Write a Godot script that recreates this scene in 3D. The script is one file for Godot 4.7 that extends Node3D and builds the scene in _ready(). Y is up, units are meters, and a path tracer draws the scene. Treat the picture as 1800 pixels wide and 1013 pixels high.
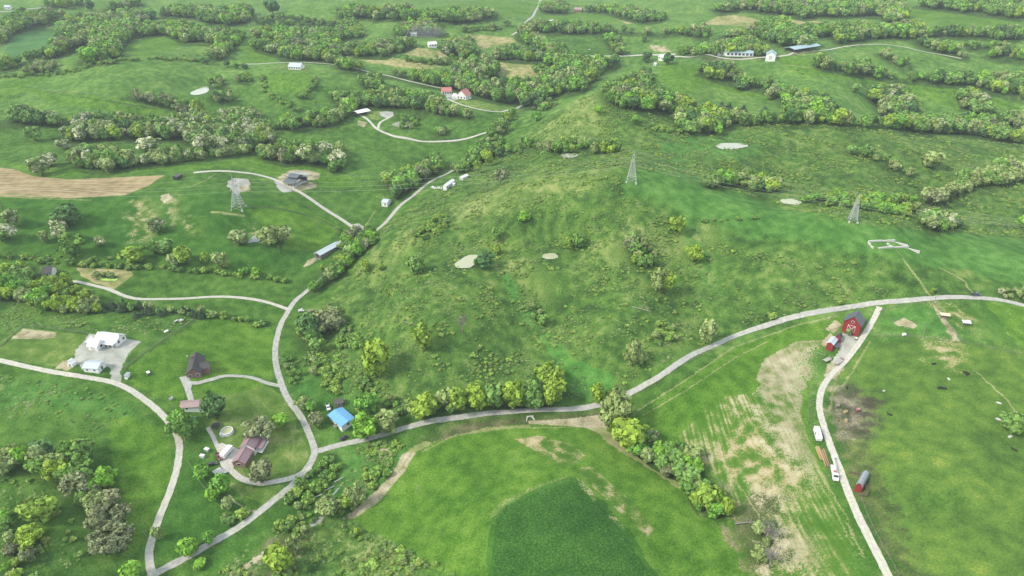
extends Node3D
# A spring valley of pastures, wooded fence rows, farms and gravel lanes, seen from a drone about 190 m up.
# Positions were read off the photograph and laid onto the terrain as a survey: spot(px, py) gives the ground point
# (in metres) that a photograph pixel shows, and everything is then built there at its own real size.

const S := 1.3
const EYE := Vector3(0, 190.0 * S, 0)
const PITCH := -30.0
const FOCAL := 1200.0
const GX := 401
const GZ := 281
const CELL := 6.0 * S
const X0 := -1200.0 * S
const Z0 := -1620.0 * S

var HGT := PackedFloat32Array()
var M := {}
var taken := {}
var rng := RandomNumberGenerator.new()
var ca := cos(deg_to_rad(PITCH))
var sa := sin(deg_to_rad(PITCH))
var t0 := Time.get_ticks_msec()

func say(s: String) -> void:
	print("%6.1f s  %s" % [(Time.get_ticks_msec() - t0) / 1000.0, s])

# ---------------------------------------------------------------- survey
func sight(px: float, py: float) -> Vector3:
	var sx := (px - 900.0) / FOCAL
	var sy := (506.5 - py) / FOCAL
	return Vector3(sx, sy * ca + sa, sy * sa - ca)

func high(x: float, z: float) -> float:
	var fx := clampf((x - X0) / CELL, 0.0, GX - 1.001)
	var fz := clampf((z - Z0) / CELL, 0.0, GZ - 1.001)
	var ix := int(fx)
	var iz := int(fz)
	fx -= ix
	fz -= iz
	var i := iz * GX + ix
	var a := HGT[i]
	var b := HGT[i + 1]
	var c := HGT[i + GX]
	var d := HGT[i + GX + 1]
	# the same two triangles as the ground mesh (diagonal b-c)
	if fx + fz <= 1.0:
		return a + (b - a) * fx + (c - a) * fz
	return d + (c - d) * (1.0 - fx) + (b - d) * (1.0 - fz)

func spot(px: float, py: float, lift := 0.0) -> Vector3:
	var d := sight(px, py)
	var t := 110.0
	var last := 0.0
	for k in 400:
		var p := EYE + d * t
		var gap := p.y - high(p.x, p.z) - lift
		if gap <= 0.02:
			break
		last = t
		t += clampf(gap * 0.8, 0.4, 18.0)
		if t > 2300.0:
			break
	var lo := last
	var hi := t
	for k in 10:
		var mid := (lo + hi) * 0.5
		var p := EYE + d * mid
		if p.y - high(p.x, p.z) - lift > 0.0:
			lo = mid
		else:
			hi = mid
	var q := EYE + d * hi
	q.y = high(q.x, q.z)
	return q

func plan(pts: Array, closed := true, step := 12.0, lift := 0.0) -> PackedVector2Array:
	# a line of photograph pixels [x, y, x, y, ...] as a line on the map (x, z)
	var out := PackedVector2Array()
	var n := pts.size() / 2
	for i in n:
		var a := Vector2(pts[2 * i], pts[2 * i + 1])
		var j := (i + 1) % n
		if not closed and i == n - 1:
			var e := spot(a.x, a.y, lift)
			out.append(Vector2(e.x, e.z))
			break
		var b := Vector2(pts[2 * j], pts[2 * j + 1])
		var k := maxi(1, int(ceil(a.distance_to(b) / step)))
		for s in k:
			var p := a.lerp(b, float(s) / k)
			var g := spot(p.x, p.y, lift)
			out.append(Vector2(g.x, g.z))
	return out

# ---------------------------------------------------------------- naming
func numbered(called: String) -> String:
	var n: int = taken.get(called, 0)
	taken[called] = n + 1
	return called if n == 0 else "%s_%03d" % [called, n]

func tag(o: Node, label := "", category := "", group := "", kind := "") -> Node:
	if label: o.set_meta("label", label)
	if category: o.set_meta("category", category)
	if group: o.set_meta("group", group)
	if kind: o.set_meta("kind", kind)
	return o

func thing(called: String, label: String, category: String, at := Vector3.ZERO, turn := 0.0, group := "") -> Node3D:
	var o := Node3D.new()
	o.name = numbered(called)
	add_child(o)
	o.position = at
	o.rotation.y = turn
	tag(o, label, category, group)
	return o

func part(called: String, mesh: Mesh, mat: Material, parent: Node, at := Vector3.ZERO, turn := Vector3.ZERO) -> MeshInstance3D:
	var o := MeshInstance3D.new()
	o.name = called
	o.mesh = mesh
	if mat: o.material_override = mat
	parent.add_child(o, true)
	o.position = at
	o.rotation = turn
	return o

func setting(called: String, mesh: Mesh, mat: Material, label := "") -> MeshInstance3D:
	var o := MeshInstance3D.new()
	o.name = numbered(called)
	o.mesh = mesh
	if mat: o.material_override = mat
	add_child(o)
	tag(o, label, "", "", "structure")
	return o

func paint(c: Color, rough := 0.85, metal := 0.0) -> StandardMaterial3D:
	# c is a linear base colour
	var m := StandardMaterial3D.new()
	m.albedo_color = c.linear_to_srgb()
	m.roughness = rough
	m.metallic = metal
	return m

func grainy(c: Color, rough: float, noise_scale: float, dark: float, light: float, sid: int) -> StandardMaterial3D:
	# a base colour with a grain of its own (world-size triplanar noise)
	var m := paint(c, rough)
	var f := FastNoiseLite.new()
	f.seed = sid
	f.frequency = 0.03
	f.fractal_octaves = 4
	var im := f.get_seamless_image(128, 128)
	im.convert(Image.FORMAT_RGB8)
	var by := im.get_data()
	for i in by.size():
		by[i] = int(255.0 * lerpf(dark, light, clampf((by[i] / 255.0 - 0.5) * 1.6 + 0.5, 0, 1)))
	im = Image.create_from_data(128, 128, false, Image.FORMAT_RGB8, by)
	m.albedo_texture = ImageTexture.create_from_image(im)
	m.uv1_triplanar = true
	m.uv1_scale = Vector3.ONE * noise_scale
	return m

# ---------------------------------------------------------------- mesh helpers
class Shape:
	var v := PackedVector3Array()
	var n := PackedVector3Array()
	var c := PackedColorArray()
	var col := Color.WHITE
	func tri(a: Vector3, b: Vector3, d: Vector3) -> void:
		var k := (d - a).cross(b - a).normalized()
		v.append(a); v.append(b); v.append(d)
		n.append(k); n.append(k); n.append(k)
		c.append(col); c.append(col); c.append(col)
	func quad(a: Vector3, b: Vector3, d: Vector3, e: Vector3) -> void:
		tri(a, b, d)
		tri(a, d, e)
	func box(ctr: Vector3, size: Vector3, turn := Basis()) -> void:
		var h := size * 0.5
		var p := []
		for i in 8:
			p.append(ctr + turn * Vector3(h.x if i & 1 else -h.x, h.y if i & 2 else -h.y, h.z if i & 4 else -h.z))
		quad(p[4], p[6], p[7], p[5])
		quad(p[1], p[3], p[2], p[0])
		quad(p[5], p[7], p[3], p[1])
		quad(p[0], p[2], p[6], p[4])
		quad(p[2], p[3], p[7], p[6])
		quad(p[4], p[5], p[1], p[0])
	func tube(a: Vector3, b: Vector3, ra: float, rb: float, sides := 6, caps := true) -> void:
		var ax := (b - a).normalized()
		var s := ax.cross(Vector3.UP if absf(ax.y) < 0.9 else Vector3.RIGHT).normalized()
		var t := ax.cross(s)
		for i in sides:
			var u := TAU * i / sides
			var w := TAU * (i + 1) / sides
			var du := s * cos(u) + t * sin(u)
			var dw := s * cos(w) + t * sin(w)
			var p := [a + du * ra, a + dw * ra, b + dw * rb, b + du * rb]
			for q in [[0, 2, 1], [0, 3, 2]]:
				for j in q:
					v.append(p[j])
					n.append(du if j == 0 or j == 3 else dw)
					c.append(col)
			if caps:
				tri(b, b + du * rb, b + dw * rb)
				tri(a, a + dw * ra, a + du * ra)
	func mesh() -> ArrayMesh:
		var arr := []
		arr.resize(Mesh.ARRAY_MAX)
		arr[Mesh.ARRAY_VERTEX] = v
		arr[Mesh.ARRAY_NORMAL] = n
		arr[Mesh.ARRAY_COLOR] = c
		var m := ArrayMesh.new()
		m.add_surface_from_arrays(Mesh.PRIMITIVE_TRIANGLES, arr)
		return m

func boxed(size: Vector3, at := Vector3.ZERO) -> ArrayMesh:
	var s := Shape.new()
	s.box(at, size)
	return s.mesh()

# ================================================================ the scene
func _ready() -> void:
	rng.seed = 20240511
	var cam := Camera3D.new()
	cam.name = "camera"
	cam.fov = rad_to_deg(2.0 * atan(506.5 / FOCAL))
	cam.near = 1.0
	cam.far = 6000.0
	cam.position = EYE
	cam.rotation_degrees = Vector3(PITCH, 0, 0)
	cam.current = true
	add_child(cam)

	var env := Environment.new()
	env.background_mode = Environment.BG_SKY
	var sky := Sky.new()
	var sm := ProceduralSkyMaterial.new()
	sm.sky_top_color = Color(0.74, 0.78, 0.82)
	sm.sky_horizon_color = Color(0.87, 0.89, 0.9)
	sm.sky_curve = 0.2
	sm.ground_bottom_color = Color(0.25, 0.32, 0.2)
	sm.ground_horizon_color = Color(0.6, 0.66, 0.6)
	sm.sky_energy_multiplier = 0.88
	sky.sky_material = sm
	env.sky = sky
	env.tonemap_mode = Environment.TONE_MAPPER_LINEAR
	env.tonemap_exposure = 2.9
	env.fog_enabled = true
	env.fog_density = 0.00009
	env.fog_light_color = Color(0.86, 0.91, 0.94)
	env.volumetric_fog_enabled = true
	env.volumetric_fog_density = 0.0
	env.sdfgi_enabled = true
	env.ssao_enabled = true
	env.ssil_enabled = true
	var we := WorldEnvironment.new()
	we.name = "environment"
	we.environment = env
	add_child(we)

	var sun := DirectionalLight3D.new()
	sun.name = "sun"
	sun.light_energy = 0.5
	sun.light_color = Color(1.0, 0.96, 0.89)
	sun.light_angular_distance = 12.0
	sun.shadow_enabled = true
	sun.rotation_degrees = Vector3(-42, -68, 0)
	add_child(sun)

	make_materials()
	make_heights()
	say("heights")
	make_ground()
	say("ground")
	make_roads()
	say("roads")
	make_ponds()
	make_buildings()
	say("buildings")
	make_powerlines()
	make_fences()
	make_vehicles()
	make_farm_things()
	make_animals()
	say("farm things")
	make_trees()
	say("trees")

func make_materials() -> void:
	M.gravel = grainy(Color(0.5, 0.485, 0.445), 0.95, 0.12, 0.86, 1.0, 3)
	M.chip = grainy(Color(0.4, 0.4, 0.385), 0.95, 0.1, 0.86, 1.0, 5)
	for k in ["gravel", "chip"]: M[k].vertex_color_use_as_albedo = true
	M.concrete = grainy(Color(0.58, 0.58, 0.55), 0.9, 0.3, 0.8, 1.0, 8)
	M.white = grainy(Color(0.8, 0.81, 0.82), 0.6, 0.5, 0.88, 1.0, 9)
	M.white_roof = grainy(Color(0.82, 0.84, 0.86), 0.45, 0.4, 0.85, 1.0, 10)
	M.blue_grey_roof = grainy(Color(0.5, 0.57, 0.63), 0.4, 0.4, 0.85, 1.0, 11)
	M.grey_roof = grainy(Color(0.3, 0.34, 0.38), 0.5, 0.4, 0.8, 1.0, 12)
	M.slate = grainy(Color(0.115, 0.135, 0.16), 0.55, 0.4, 0.8, 1.0, 13)
	M.shingle = grainy(Color(0.105, 0.1, 0.105), 0.9, 0.8, 0.6, 1.0, 14)
	M.brown_shingle = grainy(Color(0.16, 0.13, 0.13), 0.9, 0.8, 0.6, 1.0, 15)
	M.maroon = grainy(Color(0.36, 0.24, 0.265), 0.6, 0.5, 0.75, 1.0, 16)
	M.pink_roof = grainy(Color(0.42, 0.3, 0.29), 0.6, 0.5, 0.7, 1.0, 17)
	M.blue_roof = grainy(Color(0.16, 0.42, 0.72), 0.45, 0.3, 0.82, 1.0, 18)
	M.pale_blue_roof = grainy(Color(0.36, 0.5, 0.56), 0.45, 0.3, 0.82, 1.0, 19)
	M.red_roof = grainy(Color(0.56, 0.2, 0.18), 0.5, 0.4, 0.75, 1.0, 20)
	M.barn_red = grainy(Color(0.34, 0.025, 0.03), 0.8, 0.6, 0.65, 1.0, 21)
	M.brick = grainy(Color(0.33, 0.2, 0.155), 0.9, 1.2, 0.6, 1.0, 22)
	M.wood = grainy(Color(0.2, 0.16, 0.12), 0.9, 0.9, 0.6, 1.0, 23)
	M.old_wood = grainy(Color(0.27, 0.25, 0.22), 0.9, 0.9, 0.65, 1.0, 24)
	M.new_wood = grainy(Color(0.55, 0.38, 0.17), 0.85, 0.9, 0.65, 1.0, 25)
	M.black_metal = grainy(Color(0.045, 0.055, 0.07), 0.45, 0.4, 0.75, 1.0, 26)
	M.steel = paint(Color(0.45, 0.48, 0.48), 0.5, 0.35)
	M.dark_steel = paint(Color(0.12, 0.12, 0.12), 0.6, 0.3)
	M.cable = paint(Color(0.42, 0.44, 0.44), 0.5, 0.3)
	M.glass = paint(Color(0.03, 0.04, 0.05), 0.12)
	M.green_roof = grainy(Color(0.12, 0.4, 0.24), 0.6, 0.5, 0.8, 1.0, 29)
	M.wagon = grainy(Color(0.5, 0.47, 0.43), 0.85, 0.9, 0.7, 1.0, 30)
	M.new_pine = grainy(Color(0.66, 0.62, 0.4), 0.8, 0.9, 0.8, 1.0, 31)
	M.straw = grainy(Color(0.5, 0.4, 0.2), 0.95, 1.2, 0.6, 1.0, 32)
	M.mud_bale = grainy(Color(0.36, 0.34, 0.3), 0.95, 1.2, 0.6, 1.0, 33)
	M.tyre = paint(Color(0.02, 0.02, 0.02), 0.9)
	M.bark = grainy(Color(0.16, 0.13, 0.1), 0.95, 1.5, 0.6, 1.0, 27)
	M.dead_bark = grainy(Color(0.36, 0.33, 0.3), 0.95, 1.5, 0.6, 1.0, 28)

# ---------------------------------------------------------------- terrain
# surveyed heights: photograph pixel x, y, metres above the road junction
const LEVELS := [
	560,800,5, 270,1000,0, 490,620,8, 520,520,10, 640,400,13, 800,300,16, 890,190,21, 940,60,30,
	640,900,2, 700,1000,10, 950,930,22, 1000,800,14, 850,760,7, 1060,740,8, 1200,860,11, 1300,1000,14, 1400,900,20,
	1440,760,25, 1540,970,28, 1700,800,33, 1780,600,37, 1500,580,29, 1300,590,19, 1720,520,39, 1400,640,23, 1780,950,34,
	700,700,8, 900,690,9, 560,600,11, 600,520,18, 740,380,41, 950,345,54, 830,460,39, 968,450,41, 1110,300,66, 1000,274,60,
	1110,460,42, 1000,620,8, 930,520,20, 870,470,31, 760,545,37, 820,640,21, 1080,520,44, 1100,610,27, 1215,420,41, 1240,500,27, 1230,570,20, 1400,500,42, 1330,440,50, 1200,620,24, 1300,480,40, 1250,350,57, 1502,370,58, 1570,433,50, 1700,480,44,
	1391,354,45, 1287,257,50, 1040,172,65, 1000,240,46, 900,250,31, 880,290,31, 840,325,30, 1400,325,31, 1600,355,26, 1700,300,24,
	1500,290,42, 1600,235,49, 1750,252,43, 1300,218,49, 1450,225,50, 1300,198,22, 1600,212,23, 1750,235,25, 1400,140,52, 1290,97,63, 1413,90,65,
	1600,90,64, 1650,150,43, 1170,105,58, 1130,150,42, 1080,140,25, 1300,40,60, 1700,40,68, 1500,20,62, 1000,40,54, 1300,3,72,
	600,3,76, 100,3,72, 1700,3,76, 900,3,70,
	120,640,22, 195,600,24, 0,640,24, 340,645,18, 445,787,10, 290,760,14, 100,900,18, 250,850,10, 0,1000,18, 200,950,8,
	80,520,22, 300,520,16, 200,480,22, 450,500,16, 540,440,18, 200,400,31, 400,360,36, 130,330,40, 516,318,33, 300,300,40,
	600,340,23, 550,260,29, 700,250,25, 630,200,33, 750,190,37, 813,167,39, 100,240,37, 300,230,27, 60,200,39, 450,200,31,
	200,130,62, 350,160,42, 517,117,56, 20,170,50, 700,130,38, 600,110,49, 800,110,41, 740,65,62, 600,60,46, 880,100,36,
	300,70,55, 50,80,54, 150,60,40, 450,40,58, 750,20,64, 250,95,66, 400,110,50, 1000,85,50, 950,110,43]

func make_heights() -> void:
	var n := LEVELS.size() / 3
	var cx := PackedFloat32Array()
	var cz := PackedFloat32Array()
	var ce := PackedFloat32Array()
	var cs := PackedFloat32Array()
	for i in n:
		var d := sight(LEVELS[3 * i], LEVELS[3 * i + 1])
		var t: float = (LEVELS[3 * i + 2] * S - EYE.y) / d.y
		cx.append(d.x * t)
		cz.append(d.z * t)
		ce.append(LEVELS[3 * i + 2] * S)
		var s := 0.085 * Vector2(d.x * t, d.z * t).length()
		cs.append(s * s)
	# coarse grid, then a smooth cubic refinement to the cells of the ground
	var gx := (GX - 1) / 3 + 4
	var gz := (GZ - 1) / 3 + 4
	var coarse := PackedFloat32Array()
	coarse.resize(gx * gz)
	for j in gz:
		var z := Z0 + (j - 1) * 3.0 * CELL
		for i in gx:
			var x := X0 + (i - 1) * 3.0 * CELL
			var num := 0.0
			var den := 0.0
			for k in n:
				var dx := x - cx[k]
				var dz := z - cz[k]
				var g := cs[k] / (dx * dx + dz * dz + cs[k])
				g = g * g * g
				num += g * ce[k]
				den += g
			coarse[j * gx + i] = num / den
	var wave := FastNoiseLite.new()
	wave.seed = 11
	wave.frequency = 0.0062
	wave.fractal_octaves = 3
	var w := []
	for s in 3:
		var t := s / 3.0
		w.append([(1 - t) ** 3 / 6.0, (3 * t ** 3 - 6 * t * t + 4) / 6.0, (-3 * t ** 3 + 3 * t * t + 3 * t + 1) / 6.0, t ** 3 / 6.0])
	var rows := PackedFloat32Array()
	rows.resize(GX * gz)
	for j in gz:
		for i in GX:
			var b: int = j * gx + i / 3
			var k: Array = w[i % 3]
			rows[j * GX + i] = k[0] * coarse[b] + k[1] * coarse[b + 1] + k[2] * coarse[b + 2] + k[3] * coarse[b + 3]
	HGT.resize(GX * GZ)
	for j in GZ:
		var k: Array = w[j % 3]
		var b: int = (j / 3) * GX
		var z := Z0 + j * CELL
		for i in GX:
			var h: float = k[0] * rows[b + i] + k[1] * rows[b + GX + i] + k[2] * rows[b + 2 * GX + i] + k[3] * rows[b + 3 * GX + i]
			HGT[j * GX + i] = h + wave.get_noise_2d(X0 + i * CELL, z) * 3.0
	level_ponds()

# ---------------------------------------------------------------- ground cover: what grows or lies where
# name: [weights of coarse, medium, fine noise, streaks along z, streaks along x; then colour stops t, r, g, b]
const COVER := {
	"pasture": [[0.22, 0.3, 0.48, 0.0, 0.0], 0.0,58,96,36, 0.35,78,122,48, 0.65,96,142,58, 1.0,122,160,76],
	"hay": [[0.2, 0.28, 0.52, 0.0, 0.0], 0.0,64,110,34, 0.35,88,136,44, 0.65,106,152,52, 1.0,136,172,72],
	"crop": [[0.16, 0.14, 0.7, 0.0, 0.0], 0.0,38,80,30, 0.35,56,106,42, 0.65,70,120,48, 1.0,98,148,62],
	"scrub": [[0.26, 0.34, 0.4, 0.0, 0.0], 0.0,56,88,42, 0.22,72,110,50, 0.45,88,130,56, 0.65,103,144,62, 0.82,124,156,76, 1.0,154,166,100],
	"bare": [[0.15, 0.4, 0.45, 0.0, 0.0], 0.0,124,132,88, 0.2,162,154,120, 0.45,188,178,148, 1.0,220,210,184],
	"stubble": [[0.2, 0.26, 0.26, 0.28, 0.0], 0.0,76,124,40, 0.38,90,138,48, 0.5,106,146,58, 0.62,144,158,92, 0.78,186,180,138, 1.0,212,204,170],
	"chaff": [[0.26, 0.36, 0.28, 0.1, 0.0], 0.0,98,138,60, 0.22,136,152,92, 0.42,174,170,132, 0.7,196,188,156, 1.0,218,210,182],
	"plough": [[0.15, 0.2, 0.15, 0.0, 0.5], 0.0,146,130,96, 0.4,180,160,122, 0.7,196,176,138, 1.0,212,194,158],
	"mud": [[0.2, 0.45, 0.35, 0.0, 0.0], 0.0,80,82,66, 0.4,106,102,86, 0.6,132,126,106, 0.8,160,152,130, 1.0,186,178,156],
	"gravel": [[0.2, 0.4, 0.4, 0.0, 0.0], 0.0,170,172,164, 0.5,194,195,190, 1.0,216,216,210],
	"lush": [[0.22, 0.33, 0.45, 0.0, 0.0], 0.0,64,114,48, 0.4,84,138,60, 0.7,100,154,70, 1.0,124,172,86],
	"gully": [[0.2, 0.35, 0.45, 0.0, 0.0], 0.0,66,120,50, 0.4,86,146,62, 0.7,100,160,70, 1.0,124,178,86],
	"dry": [[0.26, 0.34, 0.4, 0.0, 0.0], 0.0,94,130,58, 0.35,116,148,72, 0.6,140,162,86, 1.0,178,184,122],
	"patchy": [[0.2, 0.46, 0.34, 0.0, 0.0], 0.0,76,120,44, 0.4,96,138,54, 0.54,130,152,78, 0.66,176,166,122, 1.0,210,196,158],
	"thicket": [[0.2, 0.4, 0.4, 0.0, 0.0], 0.0,56,84,40, 0.5,74,108,50, 1.0,98,128,66],
	"lawn": [[0.25, 0.35, 0.4, 0.0, 0.0], 0.0,84,122,50, 0.4,106,142,62, 0.7,132,158,80, 1.0,170,178,112],
	"meadow": [[0.24, 0.3, 0.46, 0.0, 0.0], 0.0,74,110,48, 0.3,90,128,54, 0.55,102,142,58, 0.75,114,150,62, 0.92,128,160,66, 1.0,158,172,72],
	"far": [[0.3, 0.4, 0.3, 0.0, 0.0], 0.0,80,124,54, 0.4,99,144,64, 0.7,117,158,72, 1.0,142,174,90],
	"deep": [[0.2, 0.3, 0.5, 0.0, 0.0], 0.0,52,98,36, 0.4,68,118,44, 0.7,82,134,52, 1.0,102,150,64],
	"tan": [[0.3, 0.35, 0.35, 0.0, 0.0], 0.0,110,142,72, 0.3,148,156,92, 0.55,182,174,122, 1.0,208,196,152],
	"brush": [[0.25, 0.4, 0.35, 0.0, 0.0], 0.0,72,84,54, 0.4,96,104,68, 0.7,118,120,84, 1.0,146,142,110],
	"track": [[0.2, 0.4, 0.4, 0.0, 0.0], 0.0,128,148,86, 0.5,158,166,110, 1.0,190,184,140],
	"blue_green": [[0.35, 0.35, 0.3, 0.0, 0.0], 0.0,70,122,66, 0.5,86,140,76, 1.0,106,154,88],
}

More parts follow.
